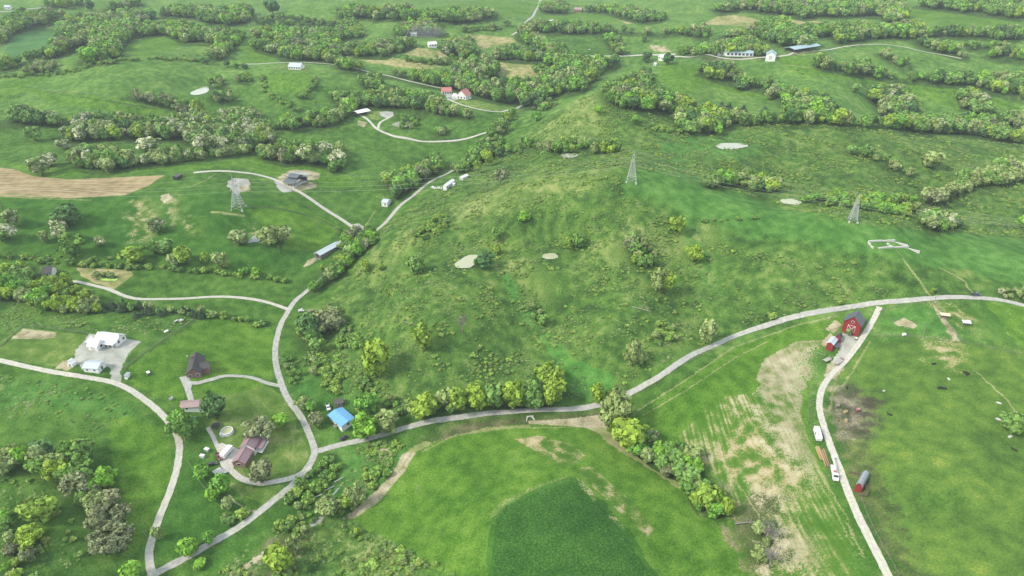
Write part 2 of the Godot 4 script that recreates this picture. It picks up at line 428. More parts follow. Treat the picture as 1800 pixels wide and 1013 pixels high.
# patches in the order they are laid: cover, photograph outline
const PATCHES := [
	["far", [-60,-10, 1860,-10, 1860,300, -60,300]],
	["pasture", [-300,170, 600,150, 900,200, 1100,330, 1300,700, 2100,700, 2100,1100, -300,1100]],
	["scrub", [590,520, 640,440, 700,380, 760,340, 830,300, 900,258, 950,212, 1000,190, 1040,158, 1090,185, 1200,198, 1300,213, 1450,220, 1600,233, 1830,258, 1830,522, 1700,512, 1540,525, 1300,580, 1200,630, 1090,690, 1000,705, 860,715, 740,740, 650,690, 600,650, 540,560]],
	["dry", [960,225, 1000,190, 1040,160, 1070,200, 1060,235, 1010,260, 960,255]],
	["dry", [880,330, 950,300, 1060,300, 1050,335, 960,350, 860,375, 790,400, 800,360]],
	["dry", [620,480, 700,420, 760,400, 720,440, 660,500]],
	["dry", [1020,450, 1130,400, 1260,400, 1250,440, 1130,470]],
	["lush", [1080,330, 1130,300, 1200,290, 1270,330, 1400,372, 1520,395, 1830,425, 1830,505, 1700,480, 1500,440, 1330,410, 1200,380]],
	["gully", [880,480, 900,490, 945,560, 975,590, 1010,632, 1070,655, 1090,675, 1085,695, 1040,706, 1005,692, 985,655, 958,606, 930,570, 900,530]],
	["gully", [1196,360, 1206,362, 1232,440, 1262,515, 1250,525, 1222,455]],
	["lush", [1190,350, 1205,355, 1240,450, 1265,520, 1250,525, 1215,450]],
	["scrub", [1300,460, 1450,440, 1560,470, 1640,520, 1480,530, 1330,560, 1290,520]],
	["dry", [895,470, 930,450, 960,480, 970,520, 930,530]],
	["lush", [1170,240, 1260,222, 1330,245, 1330,270, 1230,285, 1150,280]],
	# left half, far to near
	["far", [0,185, 120,140, 240,100, 345,105, 340,150, 300,180, 240,200, 100,200, 0,210]],
	["hay", [0,148, 92,130, 50,158, 0,178]],
	["hay", [212,88, 240,72, 290,60, 318,72, 305,92, 240,100]],
	["blue_green", [6,105, 14,62, 40,52, 98,54, 86,78, 40,95]],
	["dry", [60,52, 100,32, 170,20, 215,22, 150,38, 100,48]],
	["hay", [405,80, 440,62, 490,70, 470,85, 430,95]],
	["hay", [415,105, 445,90, 495,98, 490,108, 430,112]],
	["dry", [270,28, 350,22, 345,38, 300,42]],
	["hay", [460,130, 545,128, 548,150, 520,165, 470,160]],
	["lawn", [475,122, 500,112, 545,112, 540,126]],
	["hay", [40,155, 260,180, 290,195, 280,205, 100,185]],
	["pasture", [0,215, 130,215, 110,245, 0,290]],
	["hay", [0,285, 110,300, 330,282, 420,270, 520,285, 600,300, 640,330, 560,330, 420,295, 300,300, 60,312]],
	["deep", [0,350, 300,340, 420,330, 600,390, 560,470, 430,465, 200,455, 0,440]],
	["hay", [430,370, 520,360, 600,400, 560,440, 500,440, 470,400]],
	["plough", [-40,290, 20,297, 60,310, 120,316, 200,312, 290,308, 262,326, 220,343, 120,349, 0,345, -40,342]],
	["patchy", [238,350, 262,345, 275,420, 250,432, 240,400]],
	["patchy", [296,352, 310,355, 320,400, 300,390]],
	["patchy", [335,370, 362,378, 358,415, 345,415]],
	["bare", [284,343, 296,340, 304,348, 290,357, 282,352]],
	["track", [370,371, 400,374, 430,378, 428,381, 395,378, 370,374]],
	["tan", [133,470, 230,475, 234,484, 200,510, 150,490]],
	["patchy", [400,318, 430,312, 442,325, 430,340, 402,335]],
	["gravel", [402,318, 412,313, 436,315, 440,324, 426,334, 418,344, 408,336, 398,326]],
	["bare", [420,328, 438,326, 440,334, 424,338]],
	["bare", [488,312, 510,299, 540,299, 562,305, 560,315, 538,318, 556,324, 556,330, 520,338, 498,330]],
	["gravel", [502,310, 512,302, 532,301, 545,306, 540,311, 520,313]],
	["gravel", [480,316, 500,322, 512,336, 500,339, 488,332]],
	["patchy", [443,402, 470,398, 474,408, 450,412]],
	["gravel", [620,395, 630,392, 642,400, 636,412, 622,414, 616,405]],
	["gravel", [584,430, 600,420, 610,424, 604,434, 590,438]],
	["bare", [534,470, 540,458, 556,452, 556,458, 545,466]],
	# neighbours of the left lane
	["lawn", [-20,612, 40,575, 155,588, 140,612, 108,645, 60,640, -20,626]],
	["bare", [20,596, 42,578, 98,584, 96,593, 70,597, 40,596]],
	["bare", [98,648, 108,636, 120,633, 130,645, 118,652]],
	["gravel", [124,638, 142,604, 158,586, 190,592, 228,597, 246,600, 222,630, 211,655, 214,672, 192,672, 194,652, 186,645, 146,650, 138,642]],
	["hay", [222,650, 240,632, 280,610, 340,572, 370,558, 440,568, 480,580, 480,668, 440,655, 380,664, 330,672, 318,720, 280,700, 240,680]],
	["lawn", [340,690, 360,680, 430,668, 480,684, 505,705, 528,760, 545,800, 520,835, 480,842, 440,842, 405,820, 378,770, 360,745, 345,720]],
	["hay", [335,680, 430,665, 470,675, 440,685, 370,700, 345,705]],
	["dry", [440,700, 455,695, 460,760, 448,770]],
	["lawn", [405,846, 450,858, 500,852, 470,890, 440,880, 410,860]],
	["deep", [300,870, 330,800, 360,800, 400,860, 430,890, 420,925, 350,965, 290,990, 275,960]],
	["hay", [200,720, 300,760, 300,860, 262,960, 220,980, 215,860, 190,780]],
	["lush", [0,660, 60,665, 180,690, 240,730, 180,740, 60,720, 0,720]],
	["patchy", [24,652, 40,655, 30,680, 20,682]],
	["lush", [500,700, 530,660, 545,655, 600,690, 640,700, 600,770, 575,782, 555,740, 530,720]],
	["deep", [560,690, 620,705, 640,760, 580,778, 565,740]],
	# the stream side
	["lush", [560,830, 600,795, 680,775, 720,785, 680,840, 610,905, 560,890, 470,930, 400,975, 330,1013, 300,1030, 430,950, 520,880]],
	["deep", [420,950, 520,870, 575,820, 590,830, 520,900, 450,965, 380,1013, 340,1013]],
	["brush", [470,970, 520,930, 560,930, 530,970, 500,1013, 450,1013]],
	["scrub", [570,920, 640,925, 720,970, 770,1013, 500,1013, 540,950]],
	["dry", [640,945, 690,965, 740,1013, 610,1013]],
	["bare", [664,790, 676,782, 688,795, 686,810, 676,818, 668,805]],
	["bare", [398,1010, 440,985, 480,958, 484,962, 450,990, 410,1016]],
	["gravel", [545,920, 560,908, 572,908, 562,920, 548,926]],
	# the hay knoll and its crop
	["hay", [598,914, 640,895, 700,845, 722,795, 780,765, 860,750, 1000,745, 1050,735, 1075,762, 1130,800, 1200,860, 1262,925, 1300,985, 1320,1040, 800,1040, 700,965, 640,928]],
	["bare", [598,914, 636,886, 676,846, 706,800, 735,785, 730,798, 708,832, 666,882, 622,912]],
	["track", [716,790, 760,768, 840,752, 930,747, 930,751, 840,758, 770,775, 725,798]],
	["brush", [735,772, 820,745, 880,736, 1000,728, 1062,722, 1062,732, 960,740, 850,752, 760,778]],
	["bare", [926,740, 1000,736, 1062,728, 1074,745, 1058,764, 1032,752, 980,748, 930,746]],
	["track", [1040,750, 1062,752, 1120,798, 1200,855, 1196,862, 1110,806, 1060,772]],
	["patchy", [905,772, 950,765, 1000,780, 1030,800, 1000,822, 950,800]],
	["patchy", [1010,825, 1040,820, 1100,870, 1150,930, 1140,945, 1080,890]],
	["deep", [856,1040, 858,950, 866,900, 884,882, 950,852, 1000,836, 1024,844, 1066,886, 1115,945, 1172,1040]],
	["dry", [862,912, 864,900, 886,880, 950,851, 1000,835, 1000,839, 948,856, 890,886, 870,906]],
	["crop", [868,1040, 867,960, 872,912, 890,890, 955,860, 1008,845, 1058,892, 1106,950, 1160,1040]],
	# the hay field below the big barn
	["hay", [1105,745, 1160,700, 1230,650, 1300,610, 1400,575, 1490,556, 1475,590, 1440,640, 1425,680, 1420,720, 1440,800, 1480,890, 1550,1040, 1340,1040, 1290,930, 1200,830, 1130,785]],
	["stubble", [1180,780, 1260,700, 1330,690, 1345,650, 1390,610, 1430,600, 1436,650, 1412,690, 1408,730, 1430,800, 1470,890, 1540,1040, 1330,1040, 1290,930, 1240,850]],
	["chaff", [1330,660, 1345,630, 1400,600, 1442,598, 1440,620, 1420,640, 1432,655, 1412,680, 1408,720, 1412,780, 1440,850, 1420,870, 1370,830, 1340,800, 1345,740, 1340,690]],
	["chaff", [1300,820, 1360,830, 1400,860, 1390,900, 1320,890]],
	["chaff", [1345,930, 1400,920, 1440,960, 1420,1013, 1340,1013]],
	["patchy", [1290,760, 1350,740, 1360,800, 1420,840, 1410,880, 1330,860, 1280,820]],
	["bare", [1450,580, 1468,562, 1480,570, 1466,586]],
	["bare", [1440,605, 1460,585, 1468,592, 1450,610]],
	["brush", [1310,880, 1350,880, 1370,920, 1360,1013, 1310,1013, 1290,940]],
	["patchy", [1272,930, 1284,925, 1310,970, 1330,1013, 1310,1013]],
	["deep", [1422,678, 1440,676, 1438,730, 1458,800, 1500,900, 1556,1040, 1524,1040, 1480,900, 1440,810, 1418,740]],
	["deep", [1430,630, 1450,608, 1475,622, 1468,655, 1450,662, 1420,645]],
	["gravel", [1478,585, 1506,590, 1512,596, 1492,630, 1475,648, 1460,640, 1475,615]],
	["bare", [1455,640, 1480,630, 1484,650, 1465,668, 1450,660]],
	# pastures east of the lane
	["meadow", [1500,640, 1530,590, 1600,592, 1700,605, 1850,622, 1850,1060, 1585,1060, 1540,950, 1490,830, 1462,740, 1462,700]],
	["patchy", [1462,695, 1480,672, 1516,678, 1536,715, 1530,760, 1512,800, 1484,785, 1468,745]],
	["mud", [1460,700, 1478,672, 1516,680, 1540,715, 1530,765, 1506,800, 1480,780, 1464,740]],
	["brush", [1480,770, 1510,770, 1560,900, 1620,1040, 1590,1040, 1530,900]],
	["patchy", [1640,600, 1700,605, 1705,640, 1660,640]],
	["lush", [1528,585, 1562,545, 1640,531, 1670,560, 1690,597, 1620,592]],
	["lush", [1668,560, 1700,590, 1760,612, 1690,600]],
	["bare", [1574,566, 1590,558, 1602,566, 1614,572, 1606,578, 1580,574]],
	["patchy", [1536,580, 1560,572, 1572,578, 1560,584]],
	["bare", [1648,598, 1660,598, 1664,602, 1650,602]],
	["patchy", [1636,537, 1660,531, 1710,533, 1735,560, 1700,572, 1740,590, 1710,588, 1672,560, 1655,550]],
	["bare", [1640,540, 1652,545, 1680,585, 1688,600, 1676,600]],
	["deep", [1710,532, 1730,530, 1790,610, 1800,625, 1780,615]],
	["hay", [1732,532, 1850,545, 1850,630, 1800,618]],
	["deep", [1612,862, 1640,858, 1660,880, 1640,884]],
	# far fields, right
	["hay", [1130,150, 1180,110, 1260,120, 1330,130, 1360,180, 1240,150, 1180,180, 1150,170]],
	["hay", [1360,100, 1420,100, 1460,120, 1700,150, 1800,190, 1700,200, 1560,150, 1400,130]],
	["tan", [1233,42, 1264,26, 1310,28, 1345,38, 1352,47, 1300,46]],
	["tan", [1384,43, 1396,32, 1430,33, 1456,42, 1430,45]],
	["hay", [1592,10, 1660,12, 1800,40, 1800,48, 1660,48, 1600,28]],
	["pasture", [945,58, 1010,54, 1065,58, 1075,90, 1030,98, 985,80]],
	["hay", [920,45, 970,20, 1080,22, 1130,40, 1040,40]],
	["tan", [1078,30, 1100,28, 1130,40, 1100,42]],
	["hay", [740,18, 850,0, 935,5, 925,30, 840,36, 780,32]],
	["tan", [828,118, 870,105, 930,107, 968,114, 960,125, 925,142, 890,135]],
	["tan", [695,88, 720,82, 800,92, 820,92, 780,104, 720,98]],
	["tan", [600,98, 655,96, 690,102, 780,118, 740,122, 660,112]],
	["tan", [820,60, 900,66, 908,74, 850,86, 800,76]],
	["bare", [1140,78, 1172,82, 1180,92, 1150,90]],
	["gravel", [1152,97, 1172,93, 1190,94, 1184,98]],
	["mud", [1200,101, 1262,98, 1330,99, 1345,104, 1260,107]],
	["mud", [1370,97, 1400,90, 1440,88, 1436,93, 1400,98]],
	["lawn", [804,176, 838,170, 880,180, 896,190, 876,196, 830,190]],
	["bare", [640,192, 660,188, 662,194, 645,198]],
	["lawn", [646,198, 660,193, 670,196, 668,210, 652,212]],
	["gravel", [668,197, 690,194, 692,204, 680,208, 668,204]],
	["bare", [630,212, 645,216, 640,224, 628,220]],
	["gravel", [782,166, 800,168, 806,175, 795,178, 786,176]],
]
# thin lines of another cover: cover, width in metres, photograph line
const LINES := [
	["track", 1.0, [1575,440, 1600,470, 1640,525]], ["track", 1.2, [1650,470, 1690,490, 1710,515]],
	["track", 1.2, [1480,640, 1470,665, 1462,690, 1458,720]], ["track", 1.0, [1530,600, 1500,650, 1480,680]],
	["thicket", 1.5, [220,648, 255,622, 300,590, 345,560]], ["thicket", 1.4, [0,610, 40,575, 155,588]],
	["thicket", 1.4, [600,914, 640,930, 700,965, 780,1013]],
	["thicket", 1.6, [40,152, 100,165, 200,180, 275,192]], ["thicket", 1.6, [95,130, 180,136, 268,140]], ["thicket", 1.6, [268,140, 310,127, 345,112]],
	["track", 1.6, [722,145, 660,130]], ["thicket", 1.4, [1540,592, 1600,593, 1700,604, 1790,622]],
	["thicket", 1.0, [1548,545, 1600,535, 1640,530]], ["thicket", 1.2, [1230,600, 1330,565]],
	["track", 0.8, [1710,650, 1760,690, 1800,740]],
	["track", 0.7, [1320,740, 1345,790, 1360,820]], ["track", 0.6, [1400,780, 1430,830, 1470,900, 1500,960]], ["track", 0.6, [1412,780, 1442,830, 1482,900, 1520,980]],
	["track", 0.6, [1422,790, 1455,850, 1490,915]],
	["track", 0.7, [1130,730, 1200,690, 1290,630, 1350,600]], ["track", 0.8, [1120,722, 1200,672, 1290,610, 1400,572, 1470,556]],
	["track", 0.7, [1280,830, 1330,900, 1345,930]], ["track", 0.6, [1370,860, 1392,920, 1400,960]], ["track", 0.6, [1384,860, 1410,930]],
	["track", 0.8, [330,330, 360,318, 380,304]], ["track", 0.9, [640,400, 660,370]], ["track", 0.9, [0,345, 60,349, 160,352]],
	["track", 0.7, [740,795, 800,765, 900,752, 1000,752]], ["track", 0.7, [700,830, 730,790]],
	["thicket", 1.2, [430,364, 490,366, 560,385, 610,410]],
	["dry", 1.4, [480,690, 500,720, 515,760, 515,800]], ["dry", 1.2, [465,880, 500,855]], ["bare", 0.8, [400,870, 430,895, 465,900]],
	["thicket", 1.6, [540,500, 560,480, 640,450]],
	["tan", 1.6, [0,340, 110,348]], ["dry", 3.0, [1360,112, 1450,122, 1560,140, 1700,158]],
]
const BANDS := [
	{"name": "near left", "x0": -360.0 * S, "x1": 16.0 * S, "z0": -408.0 * S, "z1": -48.0 * S, "w": 2048, "h": 1960},
	{"name": "near right", "x0": -16.0 * S, "x1": 360.0 * S, "z0": -408.0 * S, "z1": -48.0 * S, "w": 2048, "h": 1960},
	{"name": "middle", "x0": -600.0 * S, "x1": 600.0 * S, "z0": -744.0 * S, "z1": -408.0 * S, "w": 2048, "h": 574},
	{"name": "far", "x0": -900.0 * S, "x1": 900.0 * S, "z0": -1344.0 * S, "z1": -744.0 * S, "w": 2048, "h": 683},
]

func noise_bytes(w: int, h: int, sid: int, freq: float, octaves: int, sx := 1, sy := 1, off := Vector2.ZERO) -> PackedByteArray:
	var f := FastNoiseLite.new()
	f.seed = sid
	f.frequency = freq
	f.fractal_octaves = octaves
	f.offset = Vector3(off.x / sx, off.y / sy, 0)
	f.noise_type = FastNoiseLite.TYPE_SIMPLEX_SMOOTH
	var im := f.get_image(maxi(2, w / sx), maxi(2, h / sy), false, false, false)
	if sx > 1 or sy > 1:
		im.resize(w, h, Image.INTERPOLATE_BILINEAR)
	im.convert(Image.FORMAT_L8)
	return im.get_data()

func fill(im: Image, poly: PackedVector2Array, cls: int) -> void:
	var h := im.get_height()
	var w := im.get_width()
	var top := 1e9
	var low := -1e9
	for p in poly:
		top = minf(top, p.y)
		low = maxf(low, p.y)
	var col := Color(cls / 255.0, 0, 0)
	var n := poly.size()
	for y in range(maxi(0, int(top)), mini(h, int(low) + 1)):
		var yy := y + 0.5
		var xs := []
		for i in n:
			var a := poly[i]
			var b := poly[(i + 1) % n]
			if (a.y <= yy) != (b.y <= yy):
				xs.append(a.x + (yy - a.y) / (b.y - a.y) * (b.x - a.x))
		xs.sort()
		for i in range(0, xs.size() - 1, 2):
			var l := clampi(int(round(xs[i])), 0, w)
			var r := clampi(int(round(xs[i + 1])), 0, w)
			if r > l:
				im.fill_rect(Rect2i(l, y, r - l, 1), col)

func make_ground() -> void:
	var names := COVER.keys()
	# colour tables
	var lut := PackedByteArray()
	var wts := PackedInt32Array()
	for nm in names:
		var c: Array = COVER[nm]
		for k in 5:
			wts.append(int(c[0][k] * 256))
		for v in 256:
			var t := clampf((v / 255.0 - 0.5) * 3.1 + 0.5, 0.0, 1.0)
			var i := 1
			while i + 4 < c.size() - 3 and c[i + 4] < t:
				i += 4
			var u := clampf((t - c[i]) / maxf(0.001, c[i + 4] - c[i]), 0, 1)
			var tone := Color(lerpf(c[i + 1], c[i + 5], u), lerpf(c[i + 2], c[i + 6], u), lerpf(c[i + 3], c[i + 7], u))
			var grey := tone.r * 0.3 + tone.g * 0.6 + tone.b * 0.1
			# spring grass is a little less pure than the survey notes
			lut.append(int(lerpf(tone.r, grey, 0.1)))
			lut.append(int(lerpf(tone.g, grey, 0.08)))
			lut.append(int(lerpf(tone.b, grey, 0.06)))
	var soft := PackedByteArray()
	for nm in names:
		soft.append(1 if nm in ["scrub", "lush", "dry", "patchy", "pasture", "far", "deep", "thicket", "brush", "meadow", "mud", "chaff", "stubble"] else 0)
	var outlines := []
	for p in PATCHES:
		outlines.append([names.find(p[0]), plan(p[1], true, 40.0)])
	for l in LINES:
		outlines.append([names.find(l[0]), ribbon(plan(l[2], false, 25.0), l[1])])
	for q in wood_outlines():
		outlines.append([names.find("thicket"), q])
	say("outlines")
	var grass_bump := NoiseTexture2D.new()
	grass_bump.width = 512
	grass_bump.height = 512
	grass_bump.seamless = true
	grass_bump.as_normal_map = true
	grass_bump.bump_strength = 9.0
	var gn := FastNoiseLite.new()
	gn.seed = 77
	gn.frequency = 0.035
	gn.fractal_octaves = 4
	grass_bump.noise = gn
	var mats := []
	for b in BANDS:
		var w: int = b.w
		var h: int = b.h
		var mpp: float = (b.x1 - b.x0) / w
		var im := Image.create(w, h, false, Image.FORMAT_L8)
		im.fill(Color(names.find("far") / 255.0, 0, 0))
		for o in outlines:
			var q := PackedVector2Array()
			for p in o[1]:
				q.append(Vector2((p.x - b.x0) / mpp, (p.y - b.z0) / mpp))
			fill(im, q, o[0])
		var cls := im.get_data()
		var off := Vector2(b.x0, b.z0) / mpp
		var big := noise_bytes(w, h, 1, 0.022 * mpp, 3, 1, 1, off)
		var mid := noise_bytes(w, h, 2, 0.11 * mpp, 3, 1, 1, off)
		var fine := noise_bytes(w, h, 3, minf(0.3, 0.7 * mpp), 3, 1, 1, off)
		var dust := noise_bytes(w, h, 9, 0.35, 2, 1, 1, off)
		var lz := noise_bytes(w, h, 4, 0.5 * mpp, 3, 1, 22, off)
		var lx := noise_bytes(w, h, 5, 0.5 * mpp, 3, 22, 1, off)
		var out := PackedByteArray()
		out.resize(w * h * 3)
		var jig := 0.8 / mpp / 128.0
		var last := w * h - 1
		var o := 0
		for i in w * h:
			var f := fine[i]
			var m := mid[i]
			var g := big[i]
			var c := cls[clampi(i + int((m - 128) * jig * 2.0 + (f - 128) * jig) + w * int((f - 128) * jig + (128 - m) * jig), 0, last)]
			if soft[c]:
				var e := dust[i] - 128
				var d := cls[clampi(i + int((m - 128) * jig * 13.0 + e * jig * 13.0) + w * int((fine[last - i] - 128) * jig * 13.0 + (g - 128) * jig * 13.0), 0, last)]
				if soft[d]: c = d
			var k := c * 5
			f = (f + dust[i]) >> 1
			var v := (wts[k] * g + wts[k + 1] * m + wts[k + 2] * f + wts[k + 3] * lz[i] + wts[k + 4] * lx[i]) >> 8
			k = (c * 256 + v) * 3
			out[o] = lut[k]
			out[o + 1] = lut[k + 1]
			out[o + 2] = lut[k + 2]
			o += 3
		var tex := ImageTexture.create_from_image(Image.create_from_data(w, h, false, Image.FORMAT_RGB8, out))
		mats.append(ground_material(tex, grass_bump))
		say("cover " + b.name)
	# beyond the surveyed land: plain pasture of the same kind
	var oc: Array = []
	var ob := PackedByteArray()
	var fb := noise_bytes(256, 256, 21, 0.03, 4)
	var pc := names.find("far")
	for i in 256 * 256:
		var k := (pc * 256 + fb[i]) * 3
		ob.append(lut[k]); ob.append(lut[k + 1]); ob.append(lut[k + 2])
	var otex := ImageTexture.create_from_image(Image.create_from_data(256, 256, false, Image.FORMAT_RGB8, ob))
	mats.append(ground_material(otex, grass_bump))
	# one sheet, its cells sorted by the map that colours them
	var nrm := PackedVector3Array()
	nrm.resize(GX * GZ)
	for j in GZ:
		for i in GX:
			var k := j * GX + i
			var l := HGT[k - 1] if i > 0 else HGT[k]
			var r := HGT[k + 1] if i < GX - 1 else HGT[k]
			var u := HGT[k - GX] if j > 0 else HGT[k]
			var d := HGT[k + GX] if j < GZ - 1 else HGT[k]
			nrm[k] = Vector3(l - r, 2 * CELL, u - d).normalized()
	var idx := [PackedInt32Array(), PackedInt32Array(), PackedInt32Array(), PackedInt32Array(), PackedInt32Array()]
	for j in GZ - 1:
		var zc := Z0 + (j + 0.5) * CELL
		for i in GX - 1:
			var xc := X0 + (i + 0.5) * CELL
			var s := 4
			for b in 4:
				if zc > BANDS[b].z0 and zc < BANDS[b].z1 and xc > BANDS[b].x0 + 8.0 and xc < BANDS[b].x1 - 8.0:
					s = b
			var a := j * GX + i
			idx[s].append_array([a, a + 1, a + GX, a + 1, a + GX + 1, a + GX])
	var am := ArrayMesh.new()
	for s in 5:
		var pos := PackedVector3Array()
		var nn := PackedVector3Array()
		var uv := PackedVector2Array()
		var map := PackedInt32Array()
		map.resize(GX * GZ)
		map.fill(-1)
		var id := PackedInt32Array()
		for k: int in idx[s]:
			if map[k] < 0:
				map[k] = pos.size()
				var x := X0 + (k % GX) * CELL
				var z := Z0 + (k / GX) * CELL
				pos.append(Vector3(x, HGT[k], z))
				nn.append(nrm[k])
				if s < 4:
					uv.append(Vector2((x - BANDS[s].x0) / (BANDS[s].x1 - BANDS[s].x0), (z - BANDS[s].z0) / (BANDS[s].z1 - BANDS[s].z0)))
				else:
					uv.append(Vector2(x, z) / 90.0)
			id.append(map[k])
		var arr := []
		arr.resize(Mesh.ARRAY_MAX)
		arr[Mesh.ARRAY_VERTEX] = pos
		arr[Mesh.ARRAY_NORMAL] = nn
		arr[Mesh.ARRAY_TEX_UV] = uv
		arr[Mesh.ARRAY_INDEX] = id
		am.add_surface_from_arrays(Mesh.PRIMITIVE_TRIANGLES, arr)
		am.surface_set_material(s, mats[s])
	setting("ground", am, null, "rolling green pastures, hay fields and brushy hillsides")

func ground_material(tex: Texture2D, bump: Texture2D) -> StandardMaterial3D:
	var m := StandardMaterial3D.new()
	m.albedo_texture = tex
	m.albedo_color = Color(0.79, 0.795, 0.775)
	m.roughness = 1.0
	m.metallic_specular = 0.2
	m.texture_repeat = true
	return m

func ribbon(c: PackedVector2Array, width: float) -> PackedVector2Array:
	var a := PackedVector2Array()
	var b := PackedVector2Array()
	for i in c.size():
		var d := (c[mini(i + 1, c.size() - 1)] - c[maxi(i - 1, 0)]).normalized()
		var s := Vector2(-d.y, d.x) * width * 0.5
		a.append(c[i] + s)
		b.append(c[i] - s)
	b.reverse()
	a.append_array(b)
	return a

# ---------------------------------------------------------------- roads, lanes, yards
const ROADS := [
	["valley_road", "chip", 3.4, "pale grey valley road winding between the houses", [60,1200, 140,1120, 225,1050, 275,1008, 350,968, 430,920, 500,865, 535,830, 552,800, 548,775, 530,735, 505,700, 493,670, 485,640, 484,610, 492,575, 505,550, 520,528, 548,505, 580,478, 610,448, 640,420, 668,400, 700,365, 740,332, 800,297, 830,274, 856,246, 878,218, 905,192, 935,168, 965,148]],
	["hill_road", "chip", 3.3, "grey road curving along the foot of the brushy hill", [552,795, 600,782, 660,768, 740,745, 800,735, 860,727, 930,722, 1000,720, 1060,710, 1110,690, 1170,655, 1230,618, 1290,592, 1360,568, 1440,548, 1520,536, 1600,528, 1700,523, 1760,528, 1840,546]],
	["gravel_lane", "gravel", 3.2, "white gravel lane bending past the white farmstead", [-60,622, 0,634, 70,650, 140,662, 205,675, 250,700, 290,735, 313,772, 313,812, 300,860, 280,910, 265,955, 262,985, 268,1012]],
	["barn_lane", "gravel", 3, "pale gravel lane running past the big red barn", [1546,540, 1537,560, 1517,593, 1492,628, 1463,658, 1445,685, 1441,720, 1455,770, 1475,822, 1500,888, 1530,950, 1562,1015, 1580,1050, 1615,1130, 1650,1230]],
	["house_drive", "chip", 2.7, "driveway curving to the dark roofed brick house", [496,680, 470,674, 440,664, 400,661, 370,668, 345,674, 330,672]],
	["garage_drive", "chip", 2.9, "short driveway leading down to the pink roofed garage", [321,664, 330,685, 337,708]],
	["loop_drive", "gravel", 3.0, "curved driveway below the maroon roofed house", [545,822, 520,838, 490,846, 455,850, 425,842, 405,826, 393,808]],
	["shed_drive", "gravel", 2.1, "narrow drive up beside the round pool", [393,808, 382,785, 374,768, 365,752]],
	["field_lane", "gravel", 2.7, "twin track lane along the hedge of the dark house", [96,497, 130,495, 180,506, 230,524, 300,526, 380,522, 440,526, 480,535, 508,545]],
	["pavilion_drive", "gravel", 3.4, "gravel drive climbing to the black pavilion", [632,406, 600,386, 565,364, 530,340, 505,327, 480,315, 450,307, 420,303, 380,301, 340,304]],
	["ring_drive", "gravel", 2.7, "gravel drive sweeping round the small pond lawn", [632,202, 650,214, 664,228, 690,239, 730,247, 775,249, 820,244, 862,231]],
	["yard_drive", "gravel", 2.7, "short gravel spur to the riding yard", [664,228, 668,216, 680,209, 690,203]],
	["ridge_road", "gravel", 2.9, "thin gravel road leading to the red roofed houses", [430,113, 480,111, 540,110, 600,116, 660,129, 720,143, 765,153, 790,158]],
	["villa_drive", "gravel", 2.6, "drive leaving the red roofed houses towards the valley", [790,176, 810,184, 840,192, 880,197, 898,192]],
	["farm_road", "gravel", 3.4, "farm road on the ridge to the long blue barns", [1010,99, 1060,99, 1110,98, 1160,97, 1200,100, 1260,100, 1340,101, 1380,98, 1395,93]],
	["ridge_track", "gravel", 2.7, "pale track running over the ridge beyond the barns", [1440,89, 1480,83, 1510,79, 1550,78, 1590,83, 1630,92, 1690,103]],
	["upper_road", "chip", 4.0, "far stretch of the valley road among the trees", [900,62, 915,50, 930,34, 945,14, 952,-4]],
	["corner_road", "chip", 4.0, "far lane in the upper left corner", [-20,22, 20,20, 60,15, 90,12]],
]

func smooth_line(pts: Array, step: float) -> PackedVector2Array:
	# photograph line, laid on the map and smoothed there
	var k := PackedVector2Array()
	for i in pts.size() / 2:
		var g := spot(pts[2 * i], pts[2 * i + 1])
		k.append(Vector2(g.x, g.z))
	var out := PackedVector2Array()
	for i in k.size() - 1:
		var a := k[maxi(0, i - 1)]
		var b := k[i]
		var c := k[i + 1]
		var d := k[mini(k.size() - 1, i + 2)]
		var n := maxi(1, int(b.distance_to(c) / step))
		for s in n:
			out.append(b.cubic_interpolate(c, a, d, float(s) / n))
	out.append(k[k.size() - 1])
	return out

